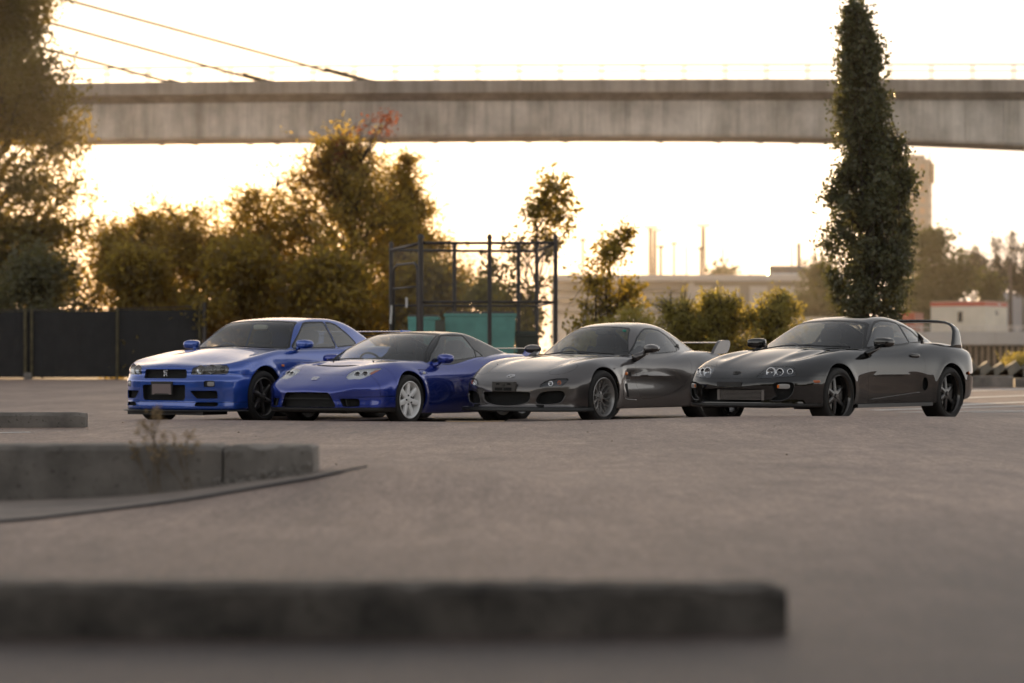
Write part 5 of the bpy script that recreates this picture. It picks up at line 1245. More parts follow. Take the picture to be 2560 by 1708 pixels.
def tree(name, base, trunk_h, clumps, nleaf, size, lm, seed, label, cat='tree', group=None, trunk_r=.15, aspect=.55, up=0., limb=True, sig=.5, flat=.8, twigs=0, sprigs=0):
    """clumps: list of (x, y, z, r) relative to base. Tapered trunk, a limb to each clump, leaves through the clumps' volumes"""
    r = np.random.default_rng(seed); t = empty(name, base); tag(t, label, cat, group)
    cl = np.array(clumps, float); w = cl[:, 3]**2.2; k = r.choice(len(cl), nleaf, p=w/w.sum())
    d = r.normal(size=(nleaf, 3)); d /= np.linalg.norm(d, axis=1, keepdims=True); rad = cl[k, 3]*(r.random(nleaf)**sig)
    d[:, 2] *= flat
    C = cl[k, :3] + d*rad[:, None]
    # sub-clumping: pull leaves towards random twig tips so that gaps open between them
    nt = max(nleaf//14, 1); tips = C[r.integers(0, nleaf, nt)]; own = r.integers(0, nt, nleaf)
    m = r.random(nleaf) < .72; C[m] = tips[own[m]] + r.normal(size=(m.sum(), 3))*size*1.15
    shoots = []
    for _ in range(sprigs):                              # loose shoots that break the outline
        c = cl[r.integers(0, len(cl))]; d_ = np.array((c[0], c[1], .25*cl[:, 2].max()))*.5 + r.normal(size=3)*.6*np.abs(cl[:, :2]).max(); d_[2] = abs(d_[2])*.9 + .2
        d_ /= np.linalg.norm(d_); L_ = c[3]*r.uniform(1.2, 2.1); p0 = c[:3]; m_ = int(14 + 16*r.random()); q = r.random(m_)**.8
        C = np.concatenate([C, p0 + d_*(L_*q)[:, None] + r.normal(size=(m_, 3))*size*(.9 - .5*q)[:, None]]); shoots.append((p0, p0 + d_*L_*.95))
    V, T = leaves(C, size, r, aspect, up); mesh_obj('crown', V, T, LM[lm], t)
    mb = MB()
    for a_, b_ in shoots: mb.tube([a_, (a_ + b_)/2, b_], [.02, .013, .005], 4)
    top = cl[:, 2].max()*.86; bend = r.normal(0, .03*trunk_h, 2)
    hs = np.linspace(0, top, 7); ctr = [(bend[0]*math.sin(h/top*3), bend[1]*math.sin(h/top*2.2), h) for h in hs]
    if trunk_r: mb.tube(ctr, [trunk_r*(1 - .82*q/6) for q in range(7)], 9)
    if limb:
        for (x, y, z, rr) in clumps:
            h0 = max(trunk_h*.5, z - .9*math.hypot(x, y) - rr*.4); h0 = min(h0, top*.95); f = h0/top*6; i = min(int(f), 5); p0 = np.array(ctr[i])*(1 - f + i) + np.array(ctr[i+1])*(f - i)
            p2 = np.array((x, y, z)); p1 = (p0 + p2)/2 + np.array((0, 0, .12*rr)) + r.normal(0, .06*rr, 3)
            q = trunk_r*.34; mb.tube([p0, p1, p2], [q, q*.6, q*.25], 5)
            for _ in range(3): e = p2 + r.normal(size=3)*rr*.6; mb.tube([p1*.4 + p2*.6, e], [q*.3, q*.1], 4)
    for _ in range(twigs):
        i = r.integers(0, nleaf); p = C[i]; c = cl[k[i], :3]; mb.tube([c*.7 + p*.3, p], [.012, .004], 4)
    if mb.n: mb.build('trunk', BARK, t, smooth=True)
    return t
def clump_fill(prof, n, r, seed, squash=1.):
    """clump centres inside a crown given as (height, left reach, right reach)"""
    g = np.random.default_rng(seed); p = np.array(prof, float); out = []
    while len(out) < n:
        z = g.uniform(p[0, 0], p[-1, 0]); a, b = np.interp(z, p[:, 0], p[:, 1]), np.interp(z, p[:, 0], p[:, 2])
        h = (a + b)/2; c = (b - a)/2; t = g.uniform(0, 2*math.pi); q = math.sqrt(g.random()); rr = r*g.uniform(.7, 1.25); h2 = max(h - rr*.5, .04)
        out.append((c + q*math.cos(t)*h2, q*math.sin(t)*h2*squash, z, min(rr, max(h, .15))))
    return out
def px_tree(name, Y, rows, n, r, nleaf, size, lm, seed, label, base_z=0., cat='tree', group=None, **kw):
    """rows: surveyed outline of the crown as (row, left, right) at distance Y"""
    s = Y/6044; u0 = np.mean([(a + b)/2 for _, a, b in rows]); prof = sorted([(.79 + (896 - v)*s - base_z, (u0 - a)*s, (b - u0)*s) for v, a, b in rows])
    return tree(name, ((u0 - 1280)*s, Y, base_z), prof[0][0], clump_fill(prof, n, r, seed), nleaf, size, lm, seed + 1, label, cat, group, **kw)

px_tree('tree', 104, [(-260,-120,110),(-120,-190,150),(30,-230,105),(90,-250,125),(130,-250,170),(200,-260,215),(260,-260,240),(320,-260,255),(370,-260,230),(470,-250,225),(560,-250,255),(640,-250,215),(740,-250,190)],
        150, 1.35, 70000, .235, 'big', 11, 'tall leafy tree filling the left picture edge behind the dark fence', trunk_r=.28, sprigs=200)
G_MASS = 'trees behind the dark fence'
px_tree('tree', 101, [(560,330,390),(600,250,460),(640,225,490),(720,215,500),(800,215,500)], 40, .95, 11500, .16, 'mass', 21, 'low feathery tree just right of the tall leafy tree', group=G_MASS, trunk_r=.12, twigs=60, sprigs=120)
px_tree('tree', 99, [(535,430,520),(580,390,570),(650,370,600),(740,370,610),(830,370,610)], 40, .95, 11500, .16, 'mass', 23, 'low rounded tree behind the bonnet of the boxy coupe', group=G_MASS, trunk_r=.12, twigs=60, sprigs=120)
px_tree('tree', 98, [(500,585,700),(530,548,760),(570,530,800),(650,525,820),(740,525,830),(850,525,830)], 70, 1.0, 20000, .16, 'mass', 25, 'olive tree with a bird at its top, above the roof of the boxy coupe', group=G_MASS, trunk_r=.15, twigs=120, sprigs=60)
px_tree('tree', 97, [(372,805,875),(400,775,930),(430,745,990),(500,680,1040),(600,670,1080),(700,670,1090),(820,670,1090)], 100, .95, 26000, .155, 'mass', 27, 'tallest tree of the clump, its thin crown reaching up to the bridge', group=G_MASS, trunk_r=.2, twigs=200, sprigs=300)
px_tree('tree', 100, [(405,1000,1030),(450,950,1050),(520,930,1075),(580,920,1120),(640,920,1165),(720,920,1195),(820,920,1195)], 66, .92, 18000, .155, 'mass', 29, 'sloping tree at the right end of the clump behind the cage', group=G_MASS, trunk_r=.15, twigs=120, sprigs=190)
# thin reddish top shoots of the tallest tree
px_tree('tree', 96.5, [(282,955,990),(310,880,1000),(340,840,985),(380,760,960),(440,740,960)], 30, .34, 560, .15, 'red', 31, 'thin sapling with sparse reddish leaves against the bridge girder', trunk_r=.06, twigs=40)
px_tree('shrub', 95, [(620,60,150),(660,20,200),(720,-20,230),(790,-30,240),(860,-30,240)], 26, .9, 10400, 0.208, 'willow', 33, 'pale grey green shrub leaning over the left end of the fence', cat='shrub', trunk_r=.05)
def shrub_bank(u0, u1, top, Y, n, seed, label, lm='mass', size=.24, r=.8, nl=11000, bot=930, cat='shrub'):
    g = np.random.default_rng(seed); rows = [(top, u0 + .25*(u1-u0), u1 - .25*(u1-u0)), (top + .3*(bot - top), u0 + 5, u1 - 5), (bot, u0, u1)]
    return px_tree('shrub', Y, rows, n, r, nl, size, lm, seed, label, cat=cat, trunk_r=.05, group=None)
px_tree('tree', 103, [(585,250,330),(620,215,420),(680,200,450),(760,200,460),(850,200,460)], 34, .9, 9000, .16, 'mass', 37, 'thin leaning tree filling the gap beside the tall leafy tree', group=G_MASS, trunk_r=.1, twigs=50, sprigs=60)
shrub_bank(215, 480, 650, 94.5, 34, 41, 'dark dense shrub behind the middle of the fence')
shrub_bank(440, 760, 630, 94, 42, 43, 'dark dense shrub behind the right end of the fence', nl=12000)
shrub_bank(690, 990, 620, 93, 44, 45, 'dark dense shrub left of the wire cage', nl=12000)
shrub_bank(960, 1200, 690, 92, 34, 47, 'dark dense shrub seen through the wire cage', nl=9000)
shrub_bank(1150, 1330, 700, 90, 20, 49, 'low scrub behind the right half of the wire cage', 'bush', .2, .6, 6000)
px_tree('young_tree', 66, [(430,1372,1395),(470,1345,1420),(520,1310,1425),(560,1255,1425),(600,1270,1415),(650,1215,1430),(720,1210,1425),(790,1225,1400),(860,1240,1390)], 34, .36, 2300, .15, 'poplar', 51, 'slim young tree rising behind the wire cage, yellowing leaves', trunk_r=.07, twigs=60, sig=.75, sprigs=46)
px_tree('young_tree', 62, [(592,1560,1582),(610,1480,1595),(650,1460,1600),(700,1445,1605),(760,1430,1590),(830,1400,1580),(880,1410,1570)], 30, .36, 2100, .14, 'poplar', 53, 'shorter young tree right of the wire cage, yellowing leaves', trunk_r=.06, twigs=60, sig=.75, sprigs=46)
px_tree('bush', 56, [(762,1690,1770),(785,1640,1800),(850,1620,1815),(900,1615,1820)], 44, .26, 7500, .080, 'bush', 55, 'left hand bush of the yellow green hedge, behind the wing of the grey coupe', cat='bush', trunk_r=.015, twigs=120, sig=.75, sprigs=70, group='hedge behind the grey coupe')
px_tree('bush', 55.4, [(742,1766,1780),(762,1750,1850),(785,1735,1890),(840,1720,1910),(900,1710,1915)], 46, .25, 7500, .080, 'bush', 56, 'middle bush of the yellow green hedge between the grey and black coupes', cat='bush', trunk_r=.015, twigs=120, sig=.75, sprigs=70, group='hedge behind the grey coupe')
px_tree('bush', 55, [(738,1962,1976),(755,1900,1990),(780,1860,2000),(830,1840,2008),(900,1830,2010)], 50, .25, 7500, .080, 'bush', 57, 'right hand bush of the yellow green hedge, behind the bonnet of the black coupe', cat='bush', trunk_r=.015, twigs=120, sig=.75, sprigs=80, group='hedge behind the grey coupe')
px_tree('bush', 58, [(785,1540,1600),(805,1480,1660),(840,1420,1700),(900,1400,1720)], 34, .32, 7000, .085, 'bush', 59, 'low ragged bush behind the roof of the grey coupe', cat='bush', trunk_r=.02, twigs=80, sig=.7)
px_tree('columnar_tree', 47, [(10,2132,2142),(60,2119,2156),(100,2113,2180),(150,2104,2205),(220,2094,2216),(300,2084,2228),(380,2074,2262),(450,2066,2280),(520,2058,2285),(600,2056,2288),(680,2055,2296),(750,2070,2290),(796,2100,2262)], 170, .20, 43000, .090, 'oak', 61, 'tall narrow columnar tree with dark leaves behind the black coupe', cat='tree', trunk_r=.10, aspect=.62, up=.6, sig=.5, flat=1.3, base_z=.04, twigs=200, sprigs=110)
FAR = 'far trees on the other bank'
px_tree('tree', 300, [(598,2300,2360),(630,2270,2400),(690,2250,2440),(760,2240,2450),(830,2240,2450)], 40, 2.2, 9000, 0.672, 'far', 71, 'rounded green tree below the far tower', group=FAR, trunk_r=.3)
px_tree('tree', 310, [(668,2025,2065),(700,2000,2100),(750,1985,2120),(800,1980,2120)], 20, 2., 4500, 0.672, 'far', 73, 'dark tree peeping out left of the columnar tree', group=FAR, trunk_r=.3)
px_tree('tree', 305, [(700,2455,2480),(720,2440,2495),(760,2435,2500)], 10, 1.2, 1800, 0.576, 'far', 75, 'small light green tree beside the far conifers', group=FAR, trunk_r=.2)
def conifer(u, top, bot, half, Y, seed, label, n=2600):
    s = Y/6044; g = np.random.default_rng(seed); z0 = .79 + (896 - bot)*s; z1 = .79 + (896 - top)*s; cl = []
    for k in range(16):
        f = k/15; z = z0 + (z1 - z0)*(.12 + .88*f); rr = half*s*(1 - f)**.8 + .15
        for _ in range(4): t = g.uniform(0, 6.28); cl.append((rr*.6*math.cos(t), rr*.6*math.sin(t), z, max(rr*.5, .3)))
    tree('conifer', ((u - 1280)*s, Y, 0.), z0, cl, n, .40, 'pine', seed, label, 'conifer', 'far conifers', trunk_r=.25, flat=.5, limb=False)
for a in ((2490, 605, 740, 24, 340, 81, 'dark conifer left of the tallest far conifer'), (2530, 583, 740, 30, 345, 82, 'tallest dark conifer at the right picture edge'), (2562, 612, 740, 26, 350, 83, 'dark conifer cut off by the right picture edge'), (2432, 632, 720, 16, 352, 84, 'small dark conifer behind the rounded far tree'), (2452, 642, 720, 14, 356, 85, 'slim dark conifer in the gap before the tall conifers')): conifer(*a)
px_tree('tree', 640, [(680,1790,1830),(694,1760,1840),(705,1750,1845)], 10, 2.5, 900, 1.44, 'far', 87, 'small dark tree on the skyline above the grey abutment', group='skyline trees', trunk_r=.3)

# dry weeds before the tall kerb
STRAW = mat('dry_weed', (.13, .095, .055), .9); SEED = leaf_mat('dry_seed_heads', (.16, .11, .06), (.26, .18, .10), .3, (.55, .42, .22), .8, 30)
def weed(x, y, h, n, seed, label):
    r = np.random.default_rng(seed); z0 = float(ground_z(x, y)); t = empty('weed', (x, y, z0)); tag(t, label, 'weed'); mb = MB(); C = []
    def grow(p, d, L, k):
        e = p + d*L; mid = (p + e)/2 + r.normal(0, .03*L, 3); mb.tube([p, mid, e], [.0028*k, .0022*k, .0015*k], 4)
        if L < .07:
            for _ in range(4): C.append(e + r.normal(0, .012, 3))
            return
        for _ in range(3):
            dd = d + r.normal(0, .42, 3); dd[2] = abs(dd[2])*.8 + .15; dd /= np.linalg.norm(dd); grow(p + (e - p)*r.uniform(.45, 1), dd, L*r.uniform(.45, .62), k*.7)
    for _ in range(n):
        d = np.array((r.normal(0, .28), r.normal(0, .15), 1.)); d /= np.linalg.norm(d); grow(np.array((r.normal(0, .02), r.normal(0, .01), 0.)), d, h*r.uniform(.35, .55), 1.)
    mb.build('stem', STRAW, t); V, T = leaves(np.array(C), .018, r, .7); mesh_obj('seed_head', V, T, SEED, t)['kind'] = 'stuff'
weed(-1.92, 13.12, .54, 4, 91, 'dry branching weed at the foot of the tall kerb'); weed(-1.74, 13.13, .55, 3, 92, 'thin dry weed right of the branching weed at the kerb')

# ---------------------------------------------------------------- left fence
SCREEN = mat('dark_privacy_screen', (.016, .0155, .016), .85, noise=(2., .25), bump=(30, .25, .01)); POST = mat('mossy_post', (.075, .062, .030), .85, noise=(5, .4)); STEEL = mat('brown_steel', (.040, .032, .028), .55, noise=(8, .3))
f = empty('screen_fence', at(280, 948, 92)[:2] + (0,)); tag(f, 'dark screened fence along the left edge of the lot', 'fence')
fx = f.location.x; zt = lambda u: .79 + (896 - np.interp(u, [0, 300, 520], [777, 772, 766]))/6044*92
bays = [(-160, 64), (64, 80), (80, 293), (293, 505)]
for a, b in bays:
    mb = MB(); xa, xb = at(a, 0, 92)[0] - fx, at(b, 0, 92)[0] - fx
    mb.loft([[(xa + (xb-xa)*k/8, .02*math.sin(k*2.1), .06), (xa + (xb-xa)*k/8, .02*math.sin(k*1.7), zt(a) - .03 - .02*math.sin(math.pi*k/8)), (xa + (xb-xa)*k/8, .05, zt(a) - .03 - .02*math.sin(math.pi*k/8)), (xa + (xb-xa)*k/8, .05, .06)] for k in range(9)]); mb.build('screen_panel', SCREEN, f)
    mb = MB(); mb.tube([(xa, .06, zt(a)), (xb, .06, zt(b))], .022, 8); mb.tube([(xa, .06, .9), (xb, .06, .9)], .018, 8); mb.build('rail', STEEL, f)
for u, m_, r_, e in ((-150, POST, .06, 0), (64, POST, .06, 0), (80, POST, .05, 0), (294, POST, .055, .02), (500, POST, .05, 0), (512, STEEL, .085, .12)):
    mb = MB(); x = at(u, 0, 92)[0] - fx; mb.lathe([(0, 0), (r_, 0), (r_, zt(u) + e), (r_*.8, zt(u) + e + .04), (0, zt(u) + e + .06)], 12, 'z', (x, -.06, 0)); mb.build('post', m_, f, angle=40)
mb = MB(); x = at(72, 0, 92)[0] - fx; mb.box((x, -.15, .12), (.30, .25, .25), taper=.9); mb.build('post_footing', KERB, f)

# ---------------------------------------------------------------- wire cage and bins
cage = empty('wire_cage', (at(1200, 0, 53)[0], 53, 0)); tag(cage, 'tall chain link cage of brown pipes round the bins', 'cage')
ox, oy = cage.location.x, cage.location.y
PT = {k: (at(u, 0, Y)[0] - ox, Y - oy) for k, u, Y in (('F0', 1052, 52), ('F1', 1224, 52), ('F2', 1389, 52), ('B0', 978, 55.4), ('B1', 1136, 55.8), ('B2', 1296, 55.9), ('B3', 1342, 56), ('G0', 984, 54.2), ('G1', 1044, 52.5))}
TOP, MID = 3.27, 2.0
for k in ('F0', 'F1', 'F2', 'B0', 'B1', 'B2', 'B3'):
    r_ = .058 if k == 'F0' else .046; mb = MB(); x, y = PT[k]; mb.lathe([(0, 0), (r_, 0), (r_, TOP + .10), (r_*1.25, TOP + .10), (r_*1.25, TOP + .14), (r_*.6, TOP + .19), (0, TOP + .20)], 12, 'z', (x, y, 0)); mb.build('post', STEEL, cage, angle=40)
WIRE = mat('galvanised_wire', (.13, .115, .095), .6)
def link_panel(a, b, z0=.06, z1=TOP, pitch=.052):
    """diamond wire between two posts: flat wires, woven one in front of the other"""
    p, q = np.array(PT[a]), np.array(PT[b]); L = np.linalg.norm(q - p); d = (q - p)/L; nrm_ = np.array((-d[1], d[0])); V = []; Fq = []; H = z1 - z0; w = .0025
    for sgn in (1, -1):
        c = -H
        while c < L + H:
            # line u - sgn*z = const
            s0, s1 = (c, c + H) if sgn > 0 else (c + H, c)
            za, zb = 0., H; ua, ub = s0, s1
            def clipu(u, z, u2, z2, lim, lo):
                if (u < lim) == lo and u2 != u: t = (lim - u)/(u2 - u); return lim, z + (z2 - z)*t
                return u, z
            if max(ua, ub) > 0 and min(ua, ub) < L:
                A = (ua, za); B = (ub, zb)
                A = clipu(*A, *B, 0, True); B = clipu(*B, *A, 0, True); A = clipu(*A, *B, L, False); B = clipu(*B, *A, L, False)
                n0 = len(V); off = nrm_*.003*sgn
                for (u, z) in (A, B):
                    for e in (-w, w): g = p + d*(u + e) + off; V.append((g[0], g[1], z0 + z - sgn*e*.0))
                Fq.append((n0, n0 + 1, n0 + 3, n0 + 2))
            c += pitch
    o = mesh_obj('chain_link', V, Fq, WIRE, cage); o['kind'] = 'stuff'
for a, b in (('F0', 'F1'), ('F1', 'F2'), ('F2', 'B3'), ('B0', 'B1'), ('B1', 'B2'), ('B2', 'B3')):
    mb = MB(); (xa, ya), (xb, yb) = PT[a], PT[b]
    mb.tube([(xa, ya, TOP), (xb, yb, TOP)], .032, 8); mb.build('top_rail', STEEL, cage, smooth=True)
    mb = MB(); mb.tube([(xa, ya, MID), (xb, yb, MID)], .026, 8); mb.build('middle_rail', STEEL, cage, smooth=True)
    link_panel(a, b)
mb = MB(); mb.tube([(*PT['F0'], TOP), (*PT['B0'], TOP)], .034, 8); mb.build('top_rail', STEEL, cage, smooth=True)
link_panel('F0', 'B0', 2.95)
g0, g1 = np.array(PT['G0']), np.array(PT['G1'])
gate = MB(); P3 = lambda t, z: (*(g0 + (g1 - g0)*t), z)
gate.tube([P3(0, .1), P3(0, 2.7), P3(.05, 2.82), P3(.14, 2.87), P3(.86, 2.87), P3(.95, 2.82), P3(1, 2.7), P3(1, .1)], .030, 8); gate.tube([P3(0, 2.35), P3(1, 2.35)], .022, 8); gate.tube([P3(0, 1.3), P3(1, 1.3)], .022, 8)
gt = gate.build('gate', STEEL, cage, smooth=True)
WHITE = mat('white_tape', (.62, .60, .58), .6)
x, y = PT['B0']; mb = MB(); mb.box((x, y - .06, 1.79), (.045, .012, .42), ry=.06); mb.build('reflector_strip', WHITE, cage)
x, y = g0 + (g1 - g0)*.55; mb = MB(); mb.box((x, y - .04, 2.02), (.05, .012, .22)); mb.build('notice', WHITE, gt)
TEAL = mat('teal_steel', (.15, .42, .37), .5, noise=(3, .18), bump=(6, .1, .02)); LID = mat('black_bin_lid', (.09, .075, .062), .6)
def dumpster(u0, u1, top, Y, d, label):
    x0, x1 = at(u0, 0, Y)[0], at(u1, 0, Y)[0]; w = x1 - x0; h = .79 + (896 - top)/6044*Y; t = empty('dumpster', ((x0 + x1)/2, Y + d/2, 0)); tag(t, label, 'dumpster')
    mb = MB(); lo = .14; q = lambda z, k: [(-w/2*k, -d/2*k, z), (w/2*k, -d/2*k, z), (w/2*k, d/2*k, z), (-w/2*k, d/2*k, z)]
    mb.loft([q(lo, .9), q(h - .10, 1.), q(h - .06, 1.)]); mb.build('bin_body', TEAL, t)
    mb = MB(); mb.loft([q(h - .055, 1.03), q(h, 1.03)]); mb.build('rim', TEAL, t)
    for k in range(2):
        mb = MB(); mb.box((-w/4 + k*w/2, 0, h + .025), (w/2 - .02, d*.98, .05), taper=.96); mb.build('lid', LID, t)
    for s in (-1, 1):
        mb = MB(); mb.box((s*(w/2*.99 + .02), 0, h*.55), (.06, d*.5, .12)); mb.build('lift_pocket', TEAL, t)
        for e in (-1, 1): mb = MB(); mb.lathe([(0, -.03), (.07, -.03), (.07, .03), (0, .03)], 14, 'x', (s*w*.36, e*d*.33, .07)); mb.build('caster', M['rubber'], t, angle=40)
dumpster(1112, 1289, 784, 53.4, 1.2, 'large teal dumpster with dark lids inside the wire cage')
dumpster(1020, 1096, 792, 53.9, 1.2, 'smaller teal dumpster behind the thick corner post of the cage')
mb = MB(); x, y, z = at(1099, 800, 53.2); mb.box((x, 53.25, z/2), (.20, .06, z)); o = mb.build('bin_board', mat('grey_green_board', (.10, .11, .085), .8, noise=(4, .2))); tag(o, 'upright grey green board between the two teal dumpsters', 'board')
t = empty('wheelie_bin', (at(1316, 0, 54)[0], 54.3, 0)); tag(t, 'dark green wheelie bin right of the teal dumpster', 'bin')
GREEN = mat('dark_green_plastic', (.022, .032, .022), .5); w = 56/6044*54
mb = MB(); q = lambda z, k: [(-w/2*k, -.3*k, z), (w/2*k, -.3*k, z), (w/2*k, .3*k, z), (-w/2*k, .3*k, z)]; mb.loft([q(.08, .82), q(1.28, 1.)]); mb.build('bin_body', GREEN, t)
mb = MB(); mb.loft([q(1.285, 1.06), q(1.34, 1.06), q(1.40, .9)]); mb.build('lid', GREEN, t)
for s in (-1, 1): mb = MB(); mb.lathe([(0, -.03), (.1, -.03), (.1, .03), (0, .03)], 14, 'x', (s*w*.35, .28, .1)); mb.build('wheel', M['rubber'], t, angle=40)

# ---------------------------------------------------------------- bridge
CONC = concrete('bridge_concrete', (.56, .51, .45), .28, .35, .66); CONC2 = concrete('parapet_concrete', (.38, .325, .27), .2, .3, .70)
DK_CORE = mat('joint_grout', (.14, .13, .115), .9)
br = empty('bridge', (0, 150, 0)); tag(br, 'long concrete girder bridge crossing the sky behind the cars', 'bridge')
s = 150/6044
ztop = Sp([(-60, 17.2), (-26, 17.88), (-7, 18.06), (5, 18.10), (32, 18.12), (60, 18.0)]); zsof = Sp([(-60, 14.1), (-26, 14.42), (-7, 14.57), (0, 14.62), (14, 14.60), (20, 14.5), (32, 14.06), (45, 13.3), (60, 11.9)])
SEG = 2.36
for k in range(-25, 26):
    xa, xb = k*SEG + .012, (k + 1)*SEG - .012; rings = []
    dj = .02*((k*7) % 3 - 1)
    for x in (xa, xb):
        zt_, zs = float(ztop(x)), float(zsof(x))
        rings.append([(x, .95 + dj, zt_ - 1.22), (x, 1.05 + dj, zs + .16), (x, 1.16, zs), (x, 4.6, zs), (x, 6.4, zt_ - 1.22)])
    mb = MB(); mb.loft(rings); mb.build('girder_segment', CONC, br)
    rings = [[(x, .03*((k*5) % 2), float(ztop(x))), (x, .03*((k*5) % 2), float(ztop(x)) - .80), (x, .32, float(ztop(x)) - .84), (x, .95, float(ztop(x)) - 1.18), (x, 8.4, float(ztop(x)) - 1.18), (x, 9.3, float(ztop(x)) - .80), (x, 9.3, float(ztop(x))), (x, 9.05, float(ztop(x))), (x, 9.0, float(ztop(x)) - .5), (x, .3, float(ztop(x)) - .5), (x, .25, float(ztop(x)))] for x in (xa - .022, xb + .022)]
    mb = MB(); mb.loft(rings); mb.build('deck_segment', CONC2, br)
for u in (400, 485, 622, 690, 858, 960, 1085, 1178, 1320, 1412, 1650, 1795, 1900, 1990):
    x = at(u, 0, 154)[0]; mb = MB(); z = float(zsof(x)); mb.loft([[(x - .45, y, z + .02), (x + .12, y, z - .10), (x + .28, y, z - .02), (x + .3, y, z + .02)] for y in (3.6, 4.4)]); mb.build('bracket', STEEL, br)
RAIL = mat('painted_rail', (.14, .12, .105), .6)
core = [[(x, 1.0, float(ztop(x)) - 1.0), (x, 1.12, float(zsof(x)) + .2), (x, 1.3, float(zsof(x)) + .06), (x, 4.5, float(zsof(x)) + .06), (x, 6.2, float(ztop(x)) - 1.0), (x, 9.2, float(ztop(x)) - .6), (x, .15, float(ztop(x)) - .6)] for x in np.linspace(-58, 58, 40)]
mb = MB(); mb.loft(core); mb.build('girder_core', DK_CORE, br)
X = np.linspace(-58, 58, 60)
for dz, r_ in ((.92, .046), (.53, .034)):
    mb = MB(); mb.tube([(x, .18, float(ztop(x)) + dz) for x in X], r_, 6); mb.build('handrail', RAIL, br)
for k in range(-22, 23):
    x = k*2.56 + .35
    for e in (0, .18):
        mb = MB(); mb.box((x + e, .18, float(ztop(x)) + .46), (.06, .06, .94)); mb.build('rail_post', RAIL, br)
CAB = mat('ochre_cable_sheath', (.10, .08, .035), .6); DAMP = mat('cable_guide', (.10, .08, .06), .6)
for (u, v, sl, ds) in ((935, 200, .271, 150), (695, 205, .274, 115), (465, 207, .266, 70)):
    x, _, z = at(u, v, 154); z -= .1; mb = MB(); mb.tube([(x + .5, 4, z - .5*sl - .15), (-75, 4, z + (x + 75)*sl)], .085, 8); c = mb.build('stay_cable', CAB, br, smooth=True)
    L = ds*s; mb = MB(); n = 14; mb.tube([(x + .6 - L*k/n, 4, z - (.6 - L*k/n)*sl) for k in range(n + 1)], [.12 if k < 3 else (.085 if k % 2 else .06) for k in range(n + 1)], 8); mb.build('cable_guide', DAMP, c)
for sx in (-75,):
    mb = MB(); mb.loft([[(sx - w_, 4 - d_, z), (sx + w_, 4 - d_, z), (sx + w_, 4 + d_, z), (sx - w_, 4 + d_, z)] for z, w_, d_ in ((0, 2.2, 2.4), (17, 1.8, 2.), (40, 1.2, 1.4))]); mb.build('pylon', CONC, br)
for sx in (-72, 52):
    mb = MB(); mb.loft([[(sx - w_, 4.6 - d_, z), (sx + w_, 4.6 - d_, z), (sx + w_, 4.6 + d_, z), (sx - w_, 4.6 + d_, z)] for z, w_, d_ in ((0, 1.6, 2.4), (12.2, 1.6, 2.4))]); mb.build('pier', CONC, br)

# ---------------------------------------------------------------- right: bank, dock, trailers
SLAB = concrete('mossy_concrete', (.17, .155, .125), .3, 1.2)
for k in range(9):
    u = 2395 + k*36; x, y, z = at(u, 915, 72); h = .50 + .03*((k*5) % 3); mb = MB()
    mb.loft([[(x - .52, y, .02), (x - .50, y, .02 + h*.55), (x + .02, y, .04 + h*1.02 + .1), (x + .22, y, h*.8), (x + .24, y, .02)], [(x - .35, y + 1.1, .02), (x - .33, y + 1.1, .02 + h*.6), (x + .19, y + 1.1, .06 + h*1.05 + .1), (x + .39, y + 1.1, h*.85), (x + .41, y + 1.1, .02)]])
    o = mb.build('sloping_slab', SLAB); tag(o, 'tilted mossy concrete slab in the saw toothed row behind the parking blocks', 'concrete slab', 'saw toothed row of slabs')
px_tree('weed_patch', 73.6, [(893,2540,2560),(905,2500,2600),(920,2490,2620)], 14, .22, 1950, 0.0875, 'bush', 93, 'ragged weeds growing over the tilted slabs at the right edge', cat='weeds', trunk_r=.015)
DOCK = concrete('dock_concrete', (.46, .44, .42), .12, .15); PILE = mat('timber_pile', (.15, .125, .105), .9, noise=(1.5, .3))
Y = 250; d0, d1 = at(2040, 0, Y)[0], at(3300, 0, Y)[0]; zt_, zb_ = at(0, 829, Y)[2], at(0, 862, Y)[2]
dock = empty('dock', ((d0 + d1)/2, Y, 0)); tag(dock, 'pale concrete dock on timber piles across the water', 'dock'); cxd = dock.location.x
n = 14
for k in range(n):
    a = d0 + (d1 - d0)*k/n; b = d0 + (d1 - d0)*(k + 1)/n; mb = MB(); mb.box(((a + b)/2 - cxd, 6, (zt_ + zb_)/2), (b - a - .05, 12, zt_ - zb_)); mb.build('dock_panel', DOCK, dock)
px_ = Y/6044
x = d0 + .3; kk = 0
while x < d1:
    mb = MB(); mb.tube([(x - cxd, .5, zb_), (x - cxd, .5, -3.2)], .17, 8); mb.build('pile', PILE, dock, smooth=True); x += 15.2*px_; kk += 1
mb = MB(); mb.box((0, 9.5, (zb_ - 3)/2), (d1 - d0, .3, zb_ + 3)); mb.build('dock_back', M['dark'], dock)
WR = mat('white_painted_rail', (.62, .58, .54), .5)
for dz in (13.5, 7.5):
    mb = MB(); mb.tube([(d0 - cxd, .1, zt_ + dz*px_), (d1 - cxd, .1, zt_ + dz*px_)], .05, 6); mb.build('dock_rail', WR, dock)
x = d0
while x < d1: mb = MB(); mb.box((x - cxd, .1, zt_ + 7*px_), (.09, .09, 14*px_)); mb.build('rail_post', WR, dock); x += 24*px_
